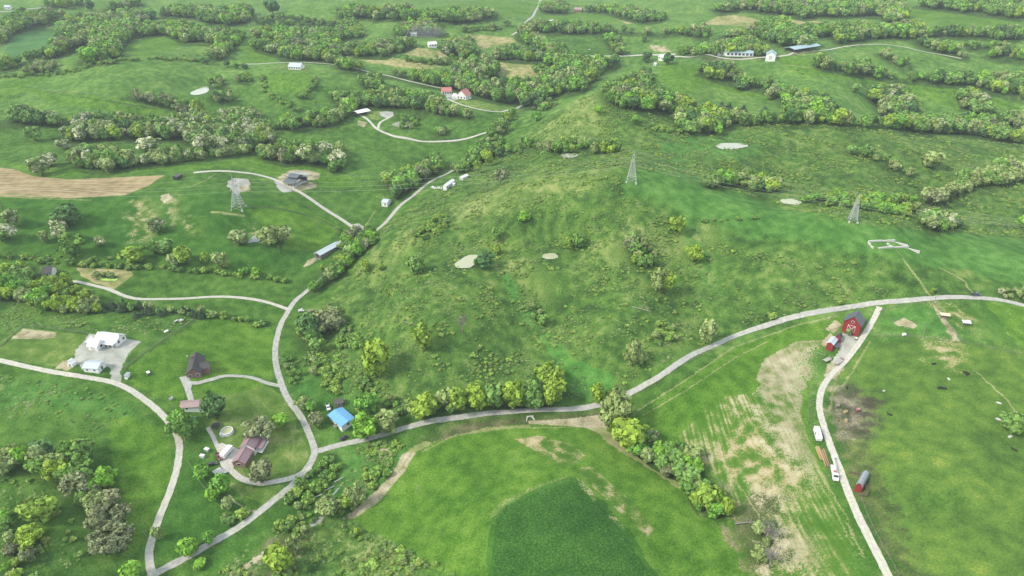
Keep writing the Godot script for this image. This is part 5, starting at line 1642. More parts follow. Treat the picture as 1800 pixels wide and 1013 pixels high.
# ---------------------------------------------------------------- buildings
# a footprint from three ground corners in the photograph: near edge left to right, then along the side that runs away
func footprint(c: Array) -> Dictionary:
	var a := spot(c[0], c[1])
	var b := spot(c[2], c[3])
	var d := spot(c[4], c[5])
	var ab := Vector2(b.x - a.x, b.z - a.z)
	var len := ab.length()
	var ux := ab / len
	var uz := Vector2(-ux.y, ux.x)          # towards the viewer
	var wid := maxf(1.5, -(Vector2(d.x - b.x, d.z - b.z)).dot(uz))
	if c.size() > 6: wid = c[6]
	var mid := Vector2(a.x, a.z) + ux * len * 0.5 - uz * wid * 0.5
	var lo := 1e9
	var hi := -1e9
	for sx in [-0.5, 0.5]:
		for sz in [-0.5, 0.5]:
			var q: Vector2 = mid + ux * len * sx + uz * wid * sz
			lo = minf(lo, high(q.x, q.y))
			hi = maxf(hi, high(q.x, q.y))
	return {"at": Vector3(mid.x, lerpf(lo, hi, 0.7), mid.y), "turn": atan2(-ux.y, ux.x), "l": len, "w": wid, "drop": hi - lo + 0.6}

func gable_walls(l: float, w: float, h: float, rise: float, along_x: bool, drop: float) -> ArrayMesh:
	var s := Shape.new()
	var x := l * 0.5
	var z := w * 0.5
	s.quad(Vector3(-x, -drop, z), Vector3(-x, h, z), Vector3(x, h, z), Vector3(x, -drop, z))
	s.quad(Vector3(x, -drop, -z), Vector3(x, h, -z), Vector3(-x, h, -z), Vector3(-x, -drop, -z))
	s.quad(Vector3(x, -drop, z), Vector3(x, h, z), Vector3(x, h, -z), Vector3(x, -drop, -z))
	s.quad(Vector3(-x, -drop, -z), Vector3(-x, h, -z), Vector3(-x, h, z), Vector3(-x, -drop, z))
	if along_x:
		s.tri(Vector3(x, h, z), Vector3(x, h + rise, 0), Vector3(x, h, -z))
		s.tri(Vector3(-x, h, -z), Vector3(-x, h + rise, 0), Vector3(-x, h, z))
	else:
		s.tri(Vector3(-x, h, z), Vector3(0, h + rise, z), Vector3(x, h, z))
		s.tri(Vector3(x, h, -z), Vector3(0, h + rise, -z), Vector3(-x, h, -z))
	return s.mesh()

func roof_slope(run: float, rise: float, long: float, over: float, thick: float) -> ArrayMesh:
	# one slope: ridge along x at the origin, falling towards +z
	var s := Shape.new()
	var k := rise / run
	var e := Vector3(0, -(run + over) * k, run + over)
	var x := long * 0.5
	var t := Vector3(0, thick, 0)
	var a := Vector3(-x, 0, 0)
	var b := Vector3(x, 0, 0)
	var c := b + e
	var d := a + e
	s.quad(d + t, a + t, b + t, c + t)
	s.quad(d, c, b, a)
	s.quad(d, d + t, c + t, c)
	s.quad(c, c + t, b + t, b)
	s.quad(a, a + t, d + t, d)
	# raised seams of the sheets run down the slope
	var n := int(long / 1.1)
	for i in n + 1:
		var px := -x + long * i / maxf(n, 1)
		var p := Vector3(clampf(px, -x + 0.04, x - 0.04), thick + 0.02, 0)
		var dirn := e.normalized()
		var q := Basis(Vector3.RIGHT, dirn.cross(Vector3.RIGHT).normalized(), dirn)
		s.box(p + e * 0.5, Vector3(0.07, 0.07, e.length()), q)
	return s.mesh()

func house(called: String, label: String, category: String, c: Array, h: float, rise: float, along_x: bool, wall: Material, roof: Material, over := 0.45) -> Dictionary:
	var f := footprint(c)
	var o := thing(called, label, category, f.at, f.turn)
	var d := volume(o, Vector3.ZERO, f.l, f.w, h, rise, along_x, wall, roof, f.drop, over)
	d.node = o
	d.foot = f
	return d

func volume(o: Node3D, at: Vector3, l: float, w: float, h: float, rise: float, along_x: bool, wall: Material, roof: Material, drop: float, over := 0.45) -> Dictionary:
	var wl := part("wall", gable_walls(l, w, h, rise, along_x, drop), wall, o, at)
	var run := (w if along_x else l) * 0.5
	var long := (l if along_x else w) + over * 2.0
	var slope := roof_slope(run, rise, long, over, 0.18)
	var turns := [0.0, PI] if along_x else [PI * 0.5, -PI * 0.5]
	for t in turns:
		part("roof", slope, roof, o, at + Vector3(0, h + rise + 0.02, 0), Vector3(0, t, 0))
	var cap := Vector3(long, 0.12, 0.5) if along_x else Vector3(0.5, 0.12, long)
	part("ridge_cap", boxed(cap), roof, o, at + Vector3(0, h + rise + 0.2, 0))
	return {"wall": wl, "at": at, "l": l, "w": w, "h": h, "rise": rise, "along_x": along_x, "node": o}

# openings on a side of a volume: side, distance along it from its centre, height of the middle, width, height
func opening(d: Dictionary, kind: String, side: String, u: float, y: float, w: float, h: float, pane: Material, frame: Material) -> void:
	var at: Vector3 = d.at
	var turn := 0.0
	var p := Vector3.ZERO
	match side:
		"front": p = Vector3(u, y, d.w * 0.5)
		"back":
			p = Vector3(-u, y, -d.w * 0.5)
			turn = PI
		"right":
			p = Vector3(d.l * 0.5, y, -u)
			turn = PI * 0.5
		"left":
			p = Vector3(-d.l * 0.5, y, u)
			turn = -PI * 0.5
	var fr := part(kind, boxed(Vector3(w + 0.24, h + 0.24, 0.1), Vector3(0, 0, 0.04)), frame, d.node, at + p, Vector3(0, turn, 0))
	part("pane" if kind == "window" else "panel", boxed(Vector3(w, h, 0.08), Vector3(0, 0, 0.08)), pane, fr)

func windows(d: Dictionary, side: String, n: int, y: float, w: float, h: float, frame: Material) -> void:
	var span: float = d.l if side in ["front", "back"] else d.w
	for i in n:
		opening(d, "window", side, span * ((i + 0.5) / n - 0.5), y, w, h, M.glass, frame)

func posts(o: Node3D, spots: Array, h: float, r: float, m: Material, down := 0.6) -> void:
	for p in spots:
		part("post", boxed(Vector3(r, h + down, r), Vector3(0, (h - down) * 0.5, 0)), m, o, p)

func slab(called: String, label: String, pts: Array, m: Material, lift := 0.16) -> void:
	# a flat-laid surface that follows the ground
	var q := plan(pts, true, 400.0)
	var lo := Vector2(1e9, 1e9)
	var hi := -lo
	for p in q:
		lo = lo.min(p)
		hi = hi.max(p)
	var s := Shape.new()
	var g := 2.6
	var z := floorf(lo.y / g) * g
	while z < hi.y:
		var x := floorf(lo.x / g) * g
		while x < hi.x:
			for piece in Geometry2D.intersect_polygons(q, PackedVector2Array([Vector2(x, z), Vector2(x + g, z), Vector2(x + g, z + g), Vector2(x, z + g)])):
				var t := Geometry2D.triangulate_polygon(piece)
				for k in range(0, t.size(), 3):
					var v := [piece[t[k]], piece[t[k + 1]], piece[t[k + 2]]]
					if (v[1] - v[0]).cross(v[2] - v[0]) < 0: v = [v[0], v[2], v[1]]
					s.tri(lay(v[0], lift), lay(v[1], lift), lay(v[2], lift))
			x += g
		z += g
	if s.v.size():
		setting(called, s.mesh(), m, label)

func lay(p: Vector2, lift: float) -> Vector3:
	return Vector3(p.x, high(p.x, p.y) + lift, p.y)

func make_buildings() -> void:
	# white farmstead
	slab("farm_slab", "pale concrete slab beside the white farmhouse", [147,603, 161,604, 168,598, 159,590], M.concrete, 0.2)
	var d := house("white_farmhouse", "large white farmhouse with white metal roof on a gravel yard", "house", [169,605, 206,610, 224,601, 7.5], 3.2, 2.2, true, M.white, M.white_roof)
	windows(d, "right", 2, 2.0, 1.2, 1.5, M.white)
	opening(d, "window", "right", 0.0, 5.2, 1.1, 1.2, M.glass, M.white)
	windows(d, "front", 4, 1.9, 1.2, 1.4, M.white)
	opening(d, "door", "front", d.l * 0.18, 1.1, 1.1, 2.1, M.slate, M.white)
	var wing := volume(d.node, Vector3(-d.l * 0.26, 0, d.w * 0.5 + 3.0), d.l * 0.42, 6.0, 3.2, 2.2, true, M.white, M.white_roof, 1.8)
	opening(wing, "window", "right", 0.0, 1.8, 1.4, 1.4, M.glass, M.white)
	opening(wing, "door", "front", 0.0, 1.2, 2.6, 2.3, M.concrete, M.white)
	for k in 3:
		part("porch_post", boxed(Vector3(0.2, 3.0, 0.2), Vector3(0, 1.2, 0)), M.white, d.node, Vector3(d.l * (0.02 + 0.2 * k), 0, d.w * 0.5 + 2.2))
	part("porch_roof", boxed(Vector3(d.l * 0.5, 0.16, 2.6)), M.white_roof, d.node, Vector3(d.l * 0.24, 2.8, d.w * 0.5 + 1.3), Vector3(0.12, 0, 0))
	for k in 3:
		part("roof_vent", boxed(Vector3(0.5, 0.7, 0.5)), M.dark_steel, d.node, Vector3(d.l * (-0.3 + 0.3 * k), d.h + d.rise * 0.55, d.w * 0.22))
	d = house("white_shed", "long low white shed with pale grey roof by the lane", "shed", [148,654, 174,657, 184,644], 2.8, 1.3, true, M.white, M.blue_grey_roof)
	windows(d, "front", 2, 1.5, 0.9, 0.9, M.white)
	opening(d, "door", "right", 0.0, 1.1, 1.4, 2.1, M.slate, M.white)
	d = house("white_hut", "little white hut on a bare dirt patch", "hut", [119,644, 128,646, 133,641], 1.9, 1.7, false, M.white, M.white_roof, 0.2)
	opening(d, "door", "front", 0.0, 0.9, 1.1, 1.7, M.old_wood, M.white)
	# brick house with dark roof
	d = house("brick_house", "brick house with dark shingle roof on the bright lawn", "house", [329,665, 355,664, 347,637], 3.0, 3.2, false, M.brick, M.shingle, 0.6)
	windows(d, "front", 2, 1.6, 1.3, 1.3, M.white)
	windows(d, "right", 3, 1.6, 1.2, 1.3, M.white)
	windows(d, "left", 3, 1.6, 1.2, 1.3, M.white)
	opening(d, "door", "left", d.w * 0.3, 1.1, 1.0, 2.1, M.wood, M.white)
	var gb := volume(d.node, Vector3(d.l * 0.5 + 1.4, 0, d.w * 0.1), 4.2, 6.0, 3.0, 1.9, true, M.brick, M.shingle, 1.6, 0.4)
	opening(gb, "window", "right", 0.0, 1.6, 1.6, 1.4, M.glass, M.white)
	part("deck", boxed(Vector3(4.4, 0.25, 5.0)), M.old_wood, d.node, Vector3(-d.l * 0.5 - 2.2, 0.4, d.w * 0.05))
	part("chimney", boxed(Vector3(0.9, 2.0, 0.9)), M.brick, d.node, Vector3(-1.2, d.h + d.rise, -d.w * 0.2))
	slab("brick_house_parking", "paved parking by the dark roofed brick house", [315,664, 330,661, 338,676, 334,690, 326,684], M.chip, 0.24)
	d = house("pink_roofed_garage", "garage with faded pink roof above the lane trees", "garage", [319,724, 351,725, 345,711], 2.5, 1.4, true, M.white, M.pink_roof)
	opening(d, "door", "right", 0.0, 1.1, 2.4, 2.0, M.concrete, M.white)
	opening(d, "window", "front", -1.5, 1.4, 1.0, 0.9, M.glass, M.white)
	# maroon roofed house
	slab("maroon_house_parking", "tan gravel parking in front of the maroon roofed house", [379,783, 390,779, 422,791, 416,802, 411,822, 398,832, 388,820], M.gravel, 0.19)
	slab("parking_pad", "pale blue-grey concrete pad below the parked cars", [372,830, 386,822, 399,831, 383,838], M.concrete, 0.24)
	d = house("maroon_roofed_house", "brick house with maroon metal roof in two steps", "house", [425,797, 449,801, 466,777], 4.2, 2.3, false, M.white, M.maroon, 0.5)
	windows(d, "right", 4, 2.6, 1.2, 1.3, M.white)
	windows(d, "left", 3, 2.6, 1.2, 1.3, M.white)
	var low := volume(d.node, Vector3(-0.5, 0, d.w * 0.5 + 4.4), d.l * 0.92, 8.8, 2.7, 1.9, false, M.brick, M.maroon, 1.5, 0.4)
	opening(low, "window", "front", 0.0, 1.6, 1.7, 1.3, M.glass, M.white)
	opening(low, "window", "right", 1.6, 1.6, 1.2, 1.2, M.glass, M.white)
	part("porch_roof", boxed(Vector3(3.2, 0.16, d.w * 0.75)), M.maroon, d.node, Vector3(d.l * 0.5 + 1.5, 2.9, 0), Vector3(0, 0, -0.16))
	part("porch_floor", boxed(Vector3(3.2, 0.3, d.w * 0.8)), M.white, d.node, Vector3(d.l * 0.5 + 1.6, 0.5, 0))
	for k in 5:
		part("porch_post", boxed(Vector3(0.14, 2.4, 0.14)), M.white, d.node, Vector3(d.l * 0.5 + 3.0, 1.5, d.w * (-0.36 + 0.18 * k)))
	part("porch_rail", boxed(Vector3(0.08, 0.7, d.w * 0.75)), M.white, d.node, Vector3(d.l * 0.5 + 3.1, 0.95, 0))
	# blue roofed house
	d = house("blue_roofed_house", "white house with bright blue metal roof by the road", "house", [580,738, 602,760, 622,752, 7.5], 2.6, 0.9, true, M.white, M.blue_roof, 0.8)
	windows(d, "front", 3, 1.5, 1.1, 1.1, M.white)
	opening(d, "window", "right", 0.0, 1.5, 1.4, 1.2, M.glass, M.white)
	opening(d, "door", "front", d.l * 0.1, 1.0, 1.0, 2.0, M.wood, M.white)
	part("porch", boxed(Vector3(2.4, 0.35, 2.0)), M.old_wood, d.node, Vector3(d.l * 0.1, 0.2, d.w * 0.5 + 1.0))
	d = house("grey_garden_shed", "small shed with grey-brown roof behind the blue roofed house", "shed", [590,719, 604,715, 599,706], 2.3, 1.3, true, M.old_wood, M.brown_shingle, 0.3)
	opening(d, "door", "front", 0.0, 1.0, 1.3, 1.9, M.wood, M.white)
	# red barn and its sheds
	d = house("red_barn", "big red barn with slate grey roof beside the lane", "barn", [1479,582, 1508,593, 1521,579], 5.4, 4.4, false, M.barn_red, M.slate, 0.5)
	opening(d, "door", "front", 0.0, 2.0, 3.6, 3.8, M.barn_red, M.white)
	opening(d, "window", "front", 0.0, 6.2, 1.2, 1.2, M.glass, M.white)
	for k in 3:
		opening(d, "window", "right", d.w * (-0.3 + 0.3 * k), 2.2, 1.0, 1.0, M.glass, M.barn_red)
	opening(d, "door", "right", d.w * 0.12, 1.4, 2.6, 2.8, M.wood, M.barn_red)
	for k in 2:
		part("door_brace", boxed(Vector3(0.22, 5.0, 0.08)), M.white, d.node, Vector3(0, 2.0, d.w * 0.5 + 0.17), Vector3(0, 0, 0.75 if k else -0.75))
	d = house("red_shed", "red shed with pale grey sloping roof next to the barn", "shed", [1451,615, 1462,619, 1476,606], 3.2, 0.9, false, M.barn_red, M.blue_grey_roof, 0.3)
	opening(d, "door", "right", -1.0, 1.2, 1.6, 2.2, M.wood, M.barn_red)
	part("lean_to", boxed(Vector3(2.2, 0.12, d.w * 0.8)), M.dark_steel, d.node, Vector3(d.l * 0.5 + 1.0, 1.9, 0), Vector3(0, 0, -0.2))
	for k in 3:
		part("post", boxed(Vector3(0.12, 2.0, 0.12)), M.old_wood, d.node, Vector3(d.l * 0.5 + 1.9, 0.7, d.w * (-0.35 + 0.35 * k)))
	d = house("brown_roofed_shed", "small red shed with dark brown roof behind the red shed", "shed", [1466,602, 1475,605, 1481,598], 2.8, 2.0, false, M.barn_red, M.brown_shingle, 0.3)
	opening(d, "door", "front", 0.0, 1.0, 1.4, 2.0, M.wood, M.barn_red)
	gambrel_shed()
	# dark house in the grove
	d = house("dark_roofed_house", "grey roofed house hidden in the left grove", "house", [77,489, 93,489, 95,477], 3.0, 2.6, true, M.white, M.shingle)
	windows(d, "front", 3, 1.6, 1.1, 1.2, M.white)
	# pavilion
	pavilion()
	# long white roof along the road
	d = house("long_white_barn", "long low pale roofed shed along the roadside trees", "barn", [554,455, 564,458, 588,432], 2.8, 1.1, false, M.old_wood, M.blue_grey_roof)
	opening(d, "door", "front", 0.0, 1.5, 3.0, 2.6, M.black_metal, M.old_wood)
	slab("shed_yard", "grey gravel yard at the end of the long pale roofed shed", [588,432, 600,421, 611,424, 604,434, 594,438], M.gravel, 0.17)
	# by the upper road
	d = house("trailer_home", "white trailer home with porch beside the upper road", "house", [779,335, 785,335, 800,322], 2.9, 0.9, false, M.white, M.white_roof, 0.2)
	windows(d, "right", 4, 1.6, 1.1, 1.0, M.old_wood)
	opening(d, "door", "right", 1.0, 1.1, 1.0, 2.0, M.slate, M.white)
	part("porch", boxed(Vector3(2.4, 2.2, 3.0)), M.white, d.node, Vector3(d.l * 0.5 + 1.2, 1.1, -d.w * 0.2))
	d = house("white_garden_hut", "tiny white hut on the lawn behind the trailer home", "hut", [808,316, 813,317, 816,311], 2.0, 0.8, false, M.white, M.white_roof, 0.2)
	opening(d, "door", "front", 0.0, 0.9, 0.9, 1.7, M.slate, M.white)
	d = house("white_cabin", "white roofed cabin at the foot of the bright roadside trees", "cabin", [671,363, 681,364, 687,355], 2.6, 1.2, true, M.white, M.blue_grey_roof, 0.3)
	opening(d, "door", "front", 0.6, 1.0, 0.9, 1.9, M.slate, M.white)
	d = house("hidden_house", "roof peeping out of the trees above the trailer home", "house", [758,289, 766,290, 772,284], 5.0, 2.0, true, M.white, M.white_roof, 0.3)
	windows(d, "front", 2, 1.5, 1.0, 1.1, M.white)
	# pond lawn and villa
	open_shed("open_shed", "white roofed open shed at the pond lawn drive", [621,203, 630,206, 641,197], 3.6, 1.0, M.white_roof)
	d = house("red_roofed_house", "white house with red roof, left of the two", "house", [777,166, 794,167, 800,160, 10], 3.6, 3.4, true, M.white, M.red_roof)
	windows(d, "front", 4, 1.8, 1.3, 1.4, M.slate)
	d = house("red_roofed_villa", "tall white house with steep red roof, right of the two", "house", [803,173, 819,176, 827,168, 12], 4.6, 5.2, false, M.white, M.red_roof)
	windows(d, "front", 3, 2.0, 1.3, 1.5, M.slate)
	windows(d, "right", 3, 2.0, 1.3, 1.5, M.slate)
	var ann := volume(d.node, Vector3(-d.l * 0.5 - 3.0, 0, d.w * 0.2), 6.0, 7.0, 2.8, 1.6, true, M.white, M.white_roof, 1.6, 0.3)
	opening(ann, "door", "front", 0.0, 1.1, 2.4, 2.0, M.concrete, M.white)
	d = house("grey_hilltop_house", "grey roofed house on a lawn on the left hilltop", "house", [507,122, 528,123, 530,115, 11], 3.2, 3.2, true, M.white, M.blue_grey_roof)
	windows(d, "front", 5, 1.6, 1.3, 1.2, M.slate)
	# far farm on the ridge
	d = house("long_blue_barn", "long low barn with pale blue roof on the ridge", "barn", [1276,99, 1324,99, 1326,94], 3.2, 1.9, true, M.white, M.pale_blue_roof)
	for k in 7:
		opening(d, "door", "front", d.l * (-0.42 + 0.14 * k), 1.4, d.l * 0.09, 2.3, M.black_metal, M.white)
	d = house("white_milk_house", "white roofed block at the left end of the blue barn", "barn", [1261,98, 1279,98, 1281,93], 5.2, 2.0, true, M.white, M.white_roof)
	opening(d, "door", "front", 0.0, 1.6, 3.0, 3.0, M.concrete, M.white)
	d = house("blue_gable_barn", "white gabled barn with blue roof between the long barns", "barn", [1345,108, 1362,108, 1364,99], 5.4, 3.0, false, M.white, M.pale_blue_roof)
	opening(d, "door", "front", 0.0, 2.0, 3.6, 3.8, M.concrete, M.white)
	open_shed("blue_feed_shed", "open feeding shed with blue roof at the ridge's right", [1396,93, 1441,87, 1437,81], 4.0, 1.6, M.pale_blue_roof)
	d = house("white_ridge_house", "white house on gravel at the left end of the ridge farm", "house", [1157,107, 1168,107, 1169,103, 9], 3.2, 2.0, true, M.white, M.white_roof)
	windows(d, "front", 3, 1.8, 1.1, 1.2, M.slate)
	d = house("white_ridge_hut", "tiny white hut below the white ridge house", "hut", [1149,116, 1153,116, 1154,114, 3], 2.2, 0.9, true, M.white, M.white_roof, 0.2)
	opening(d, "door", "front", 0.0, 0.9, 1.0, 1.7, M.slate, M.white)
	# far houses
	d = house("far_white_farmhouse", "white far farmhouse at the foot of blossoming trees", "house", [754,84, 768,85, 772,78, 9], 3.6, 2.4, true, M.white, M.white_roof)
	windows(d, "front", 3, 2.0, 1.2, 1.3, M.slate)
	d = house("smoky_shed", "pale shed in the smoke of the far farm", "shed", [722,64, 733,64, 735,59, 8], 3.6, 1.8, true, M.concrete, M.white_roof)
	opening(d, "door", "front", 0.0, 1.2, 2.0, 2.2, M.slate, M.white)
	d = house("far_yard_shed", "small white shed right of the smoking yard", "shed", [749,58, 757,58, 759,54, 7], 3.4, 1.8, true, M.white, M.white_roof)
	opening(d, "door", "front", 0.0, 1.1, 1.8, 2.0, M.slate, M.white)
	d = house("far_brown_barn", "old brown barn with pale roof at the top edge", "barn", [1009,22, 1022,22, 1025,15, 10], 4.6, 3.0, true, M.brick, M.pink_roof)
	opening(d, "door", "front", 0.0, 1.6, 3.0, 3.0, M.wood, M.old_wood)
	d = house("far_field_shed", "small white shed in the far field below the brown barn", "shed", [966,40, 974,40, 976,36, 6], 2.6, 1.2, true, M.white, M.white_roof)
	opening(d, "door", "front", 0.0, 1.0, 1.8, 2.0, M.slate, M.white)
	d = house("corner_house", "pale house in the far upper left corner", "house", [8,17, 18,17, 19,13, 9], 3.6, 2.0, true, M.white, M.blue_grey_roof)
	windows(d, "front", 2, 1.6, 1.2, 1.2, M.slate)
	d = house("run_in_shed", "dark field shelter beside the ploughed field", "shed", [304,316, 312,317, 316,311], 2.4, 0.7, false, M.black_metal, M.dark_steel, 0.2)
	opening(d, "door", "front", 0.0, 1.0, 2.0, 1.8, M.tyre, M.wood)
	d = house("roadside_lean_to", "little green roofed lean-to under the garage trees", "shed", [336,743, 345,744, 347,739], 1.9, 0.7, true, M.old_wood, M.green_roof, 0.2)
	opening(d, "door", "front", 0.0, 0.8, 1.2, 1.5, M.wood, M.old_wood)

func gambrel_shed() -> void:
	var f := footprint([1501,864, 1513,867, 1505,836])
	var o := thing("red_run_in_shed", "low red field shed with grey gambrel roof beside the lane", "shed", f.at, f.turn)
	var x: float = f.l * 0.5
	var z: float = f.w * 0.5
	var pr := [Vector2(-x, -f.drop), Vector2(-x, 2.2), Vector2(-x * 0.62, 3.4), Vector2(0, 4.0), Vector2(x * 0.62, 3.4), Vector2(x, 2.2), Vector2(x, -f.drop)]
	var s := Shape.new()
	for k in range(1, 6):
		s.tri(Vector3(pr[0].x, pr[0].y, z), Vector3(pr[k].x, pr[k].y, z), Vector3(pr[k + 1].x, pr[k + 1].y, z))
		s.tri(Vector3(pr[0].x, pr[0].y, -z), Vector3(pr[k + 1].x, pr[k + 1].y, -z), Vector3(pr[k].x, pr[k].y, -z))
	for sd in [0, 5]:
		var a: Vector2 = pr[sd]
		var b: Vector2 = pr[sd + 1]
		s.quad(Vector3(a.x, a.y, -z), Vector3(b.x, b.y, -z), Vector3(b.x, b.y, z), Vector3(a.x, a.y, z))
	part("wall", s.mesh(), M.barn_red, o)
	for k in range(1, 5):
		var a := Vector3(pr[k].x, pr[k].y, 0)
		var b := Vector3(pr[k + 1].x, pr[k + 1].y, 0)
		var m := (a + b) * 0.5
		var e := b - a
		part("roof", boxed(Vector3(e.length() + 0.12, 0.12, f.w + 0.6)), M.grey_roof, o, m * 1.01 + Vector3(0, 0.07, 0), Vector3(0, 0, atan2(e.y, e.x)))
	var dr := part("door", boxed(Vector3(1.4, 2.0, 0.1)), M.wood, o, Vector3(-x - 0.03, 0.9, z * 0.25), Vector3(0, -PI / 2, 0))
	part("panel", boxed(Vector3(1.1, 1.7, 0.06), Vector3(0, 0, 0.06)), M.tyre, dr)

func pavilion() -> void:
	var f := footprint([500,325, 518,331, 538,320])
	var o := thing("black_pavilion", "black open pavilion with a two tier metal roof on a dirt pad", "pavilion", f.at, f.turn)
	var x: float = f.l * 0.5
	var z: float = f.w * 0.5
	var pts := []
	for i in 4:
		for sz in [-0.94, 0.94]:
			pts.append(Vector3(x * (-0.94 + 0.627 * i), 0, z * sz))
	posts(o, pts, 3.6, 0.3, M.black_metal, f.drop)
	part("floor", boxed(Vector3(f.l, 0.3, f.w)), M.concrete, o, Vector3(0, 0.05, 0))
	var lowr := roof_slope(z * 0.75, 1.5, f.l + 1.2, 0.5, 0.18)
	for t in [0.0, PI]:
		part("lower_roof", lowr, M.slate, o, Vector3(0, 5.1, 0) + Vector3(0, 0, z * 0.33).rotated(Vector3.UP, t), Vector3(0, t, 0))
	part("clerestory", boxed(Vector3(f.l * 0.9, 1.6, z * 0.7)), M.black_metal, o, Vector3(0, 5.6, 0))
	var top := roof_slope(z * 0.42, 1.3, f.l * 0.96, 0.5, 0.18)
	for t in [0.0, PI]:
		part("upper_roof", top, M.slate, o, Vector3(0, 7.7, 0), Vector3(0, t, 0))
	part("back_wall", boxed(Vector3(f.l * 0.9, 3.4, 0.2)), M.black_metal, o, Vector3(0, 1.7, -z * 0.9))

func open_shed(called: String, label: String, c: Array, h: float, rise: float, roof: Material) -> void:
	var f := footprint(c)
	var o := thing(called, label, "shed", f.at, f.turn)
	var along_x: bool = f.l > f.w
	var run: float = (f.w if along_x else f.l) * 0.5
	var long: float = (f.l if along_x else f.w)
	var slope := roof_slope(run, rise, long + 1.0, 0.5, 0.16)
	for t in ([0.0, PI] if along_x else [PI * 0.5, -PI * 0.5]):
		part("roof", slope, roof, o, Vector3(0, h + rise, 0), Vector3(0, t, 0))
	var pts := []
	var n := maxi(3, int(long / 6.0))
	for i in n + 1:
		var u := -long * 0.5 + long * i / n
		for sd in [-1.0, 1.0]:
			pts.append(Vector3(u, 0, run * sd * 0.96) if along_x else Vector3(run * sd * 0.96, 0, u))
	posts(o, pts, h, 0.25, M.old_wood, f.drop)
	part("back_wall", boxed(Vector3(long, h * 0.9, 0.15) if along_x else Vector3(0.15, h * 0.9, long)), M.old_wood, o, Vector3(0, h * 0.45, -run * 0.98) if along_x else Vector3(-run * 0.98, h * 0.45, 0))

# ---------------------------------------------------------------- power line
func px_height(px: float, py: float, tall: float) -> float:
	var rel := spot(px, py) - EYE
	var depth := rel.dot(Vector3(0, sa, -ca))
	return tall * depth / FOCAL / cos(atan2(-rel.y, Vector2(rel.x, rel.z).length()))

func pylon(label: String, g: Vector3, h: float, base: float, turn: float, mat: Material) -> Dictionary:
	var o := thing("lattice_pylon", label, "pylon", g, turn, "pylons of the power line")
	var b := base * 0.5
	var waist := 0.62
	var t := 1.0
	var s := Shape.new()
	var corner := [Vector3(-1, 0, -1), Vector3(1, 0, -1), Vector3(1, 0, 1), Vector3(-1, 0, 1)]
	for c in corner:
		var l := Shape.new()
		l.tube(c * b + Vector3(0, -1.5, 0), c * t + Vector3(0, h * waist, 0), 0.2, 0.16, 4, false)
		l.tube(c * t + Vector3(0, h * waist, 0), Vector3(0, h, 0), 0.16, 0.08, 4, false)
		part("leg", l.mesh(), mat, o)
		part("footing", boxed(Vector3(1.0, 1.2, 1.0)), M.concrete, o, c * b + Vector3(0, -0.35, 0))
	var br := Shape.new()
	var n := 8
	for k in n:
		var y0 := h * waist * pow(float(k) / n, 0.85)
		var y1 := h * waist * pow(float(k + 1) / n, 0.85)
		var w0 := lerpf(b, t, y0 / (h * waist))
		var w1 := lerpf(b, t, y1 / (h * waist))
		for i in 4:
			var p: Vector3 = corner[i]
			var q: Vector3 = corner[(i + 1) % 4]
			br.tube(p * w0 + Vector3(0, y0, 0), q * w1 + Vector3(0, y1, 0), 0.08, 0.08, 3, false)
			br.tube(q * w0 + Vector3(0, y0, 0), p * w1 + Vector3(0, y1, 0), 0.08, 0.08, 3, false)
			br.tube(p * w1 + Vector3(0, y1, 0), q * w1 + Vector3(0, y1, 0), 0.08, 0.08, 3, false)
	part("bracing", br.mesh(), mat, o)
	var hooks := []
	for a in [[0.66, 1.0], [0.66, -1.0], [0.8, 1.0]]:
		var y: float = h * a[0]
		var reach: float = base * 0.55 * a[1]
		var m := Shape.new()
		m.tube(Vector3(0, y, -0.4), Vector3(reach, y + 0.25, 0), 0.13, 0.08, 4, false)
		m.tube(Vector3(0, y, 0.4), Vector3(reach, y + 0.25, 0), 0.13, 0.08, 4, false)
		m.tube(Vector3(0, y + 1.6, 0), Vector3(reach, y + 0.25, 0), 0.1, 0.07, 4, false)
		var arm := part("arm", m.mesh(), mat, o)
		var ins := Shape.new()
		ins.tube(Vector3(reach, y + 0.25, 0), Vector3(reach, y - 1.6, 0), 0.14, 0.14, 5, true)
		part("insulator", ins.mesh(), M.glass, arm)
		hooks.append(o.transform * Vector3(reach, y - 1.6, 0))
	hooks.append(o.transform * Vector3(0, h, 0))
	return {"hooks": hooks}

func cable(label: String, a: Vector3, b: Vector3, sag: float, r: float) -> void:
	var s := Shape.new()
	var n := 26
	for i in n:
		var t0_ := float(i) / n
		var t1_ := float(i + 1) / n
		var p := a.lerp(b, t0_) - Vector3(0, sag * 4.0 * t0_ * (1 - t0_), 0)
		var q := a.lerp(b, t1_) - Vector3(0, sag * 4.0 * t1_ * (1 - t1_), 0)
		s.tube(p, q, r, r, 4, false)
	var o := part(numbered("power_cable"), s.mesh(), M.cable, self)
	tag(o, label, "cable", "cables of the power line")

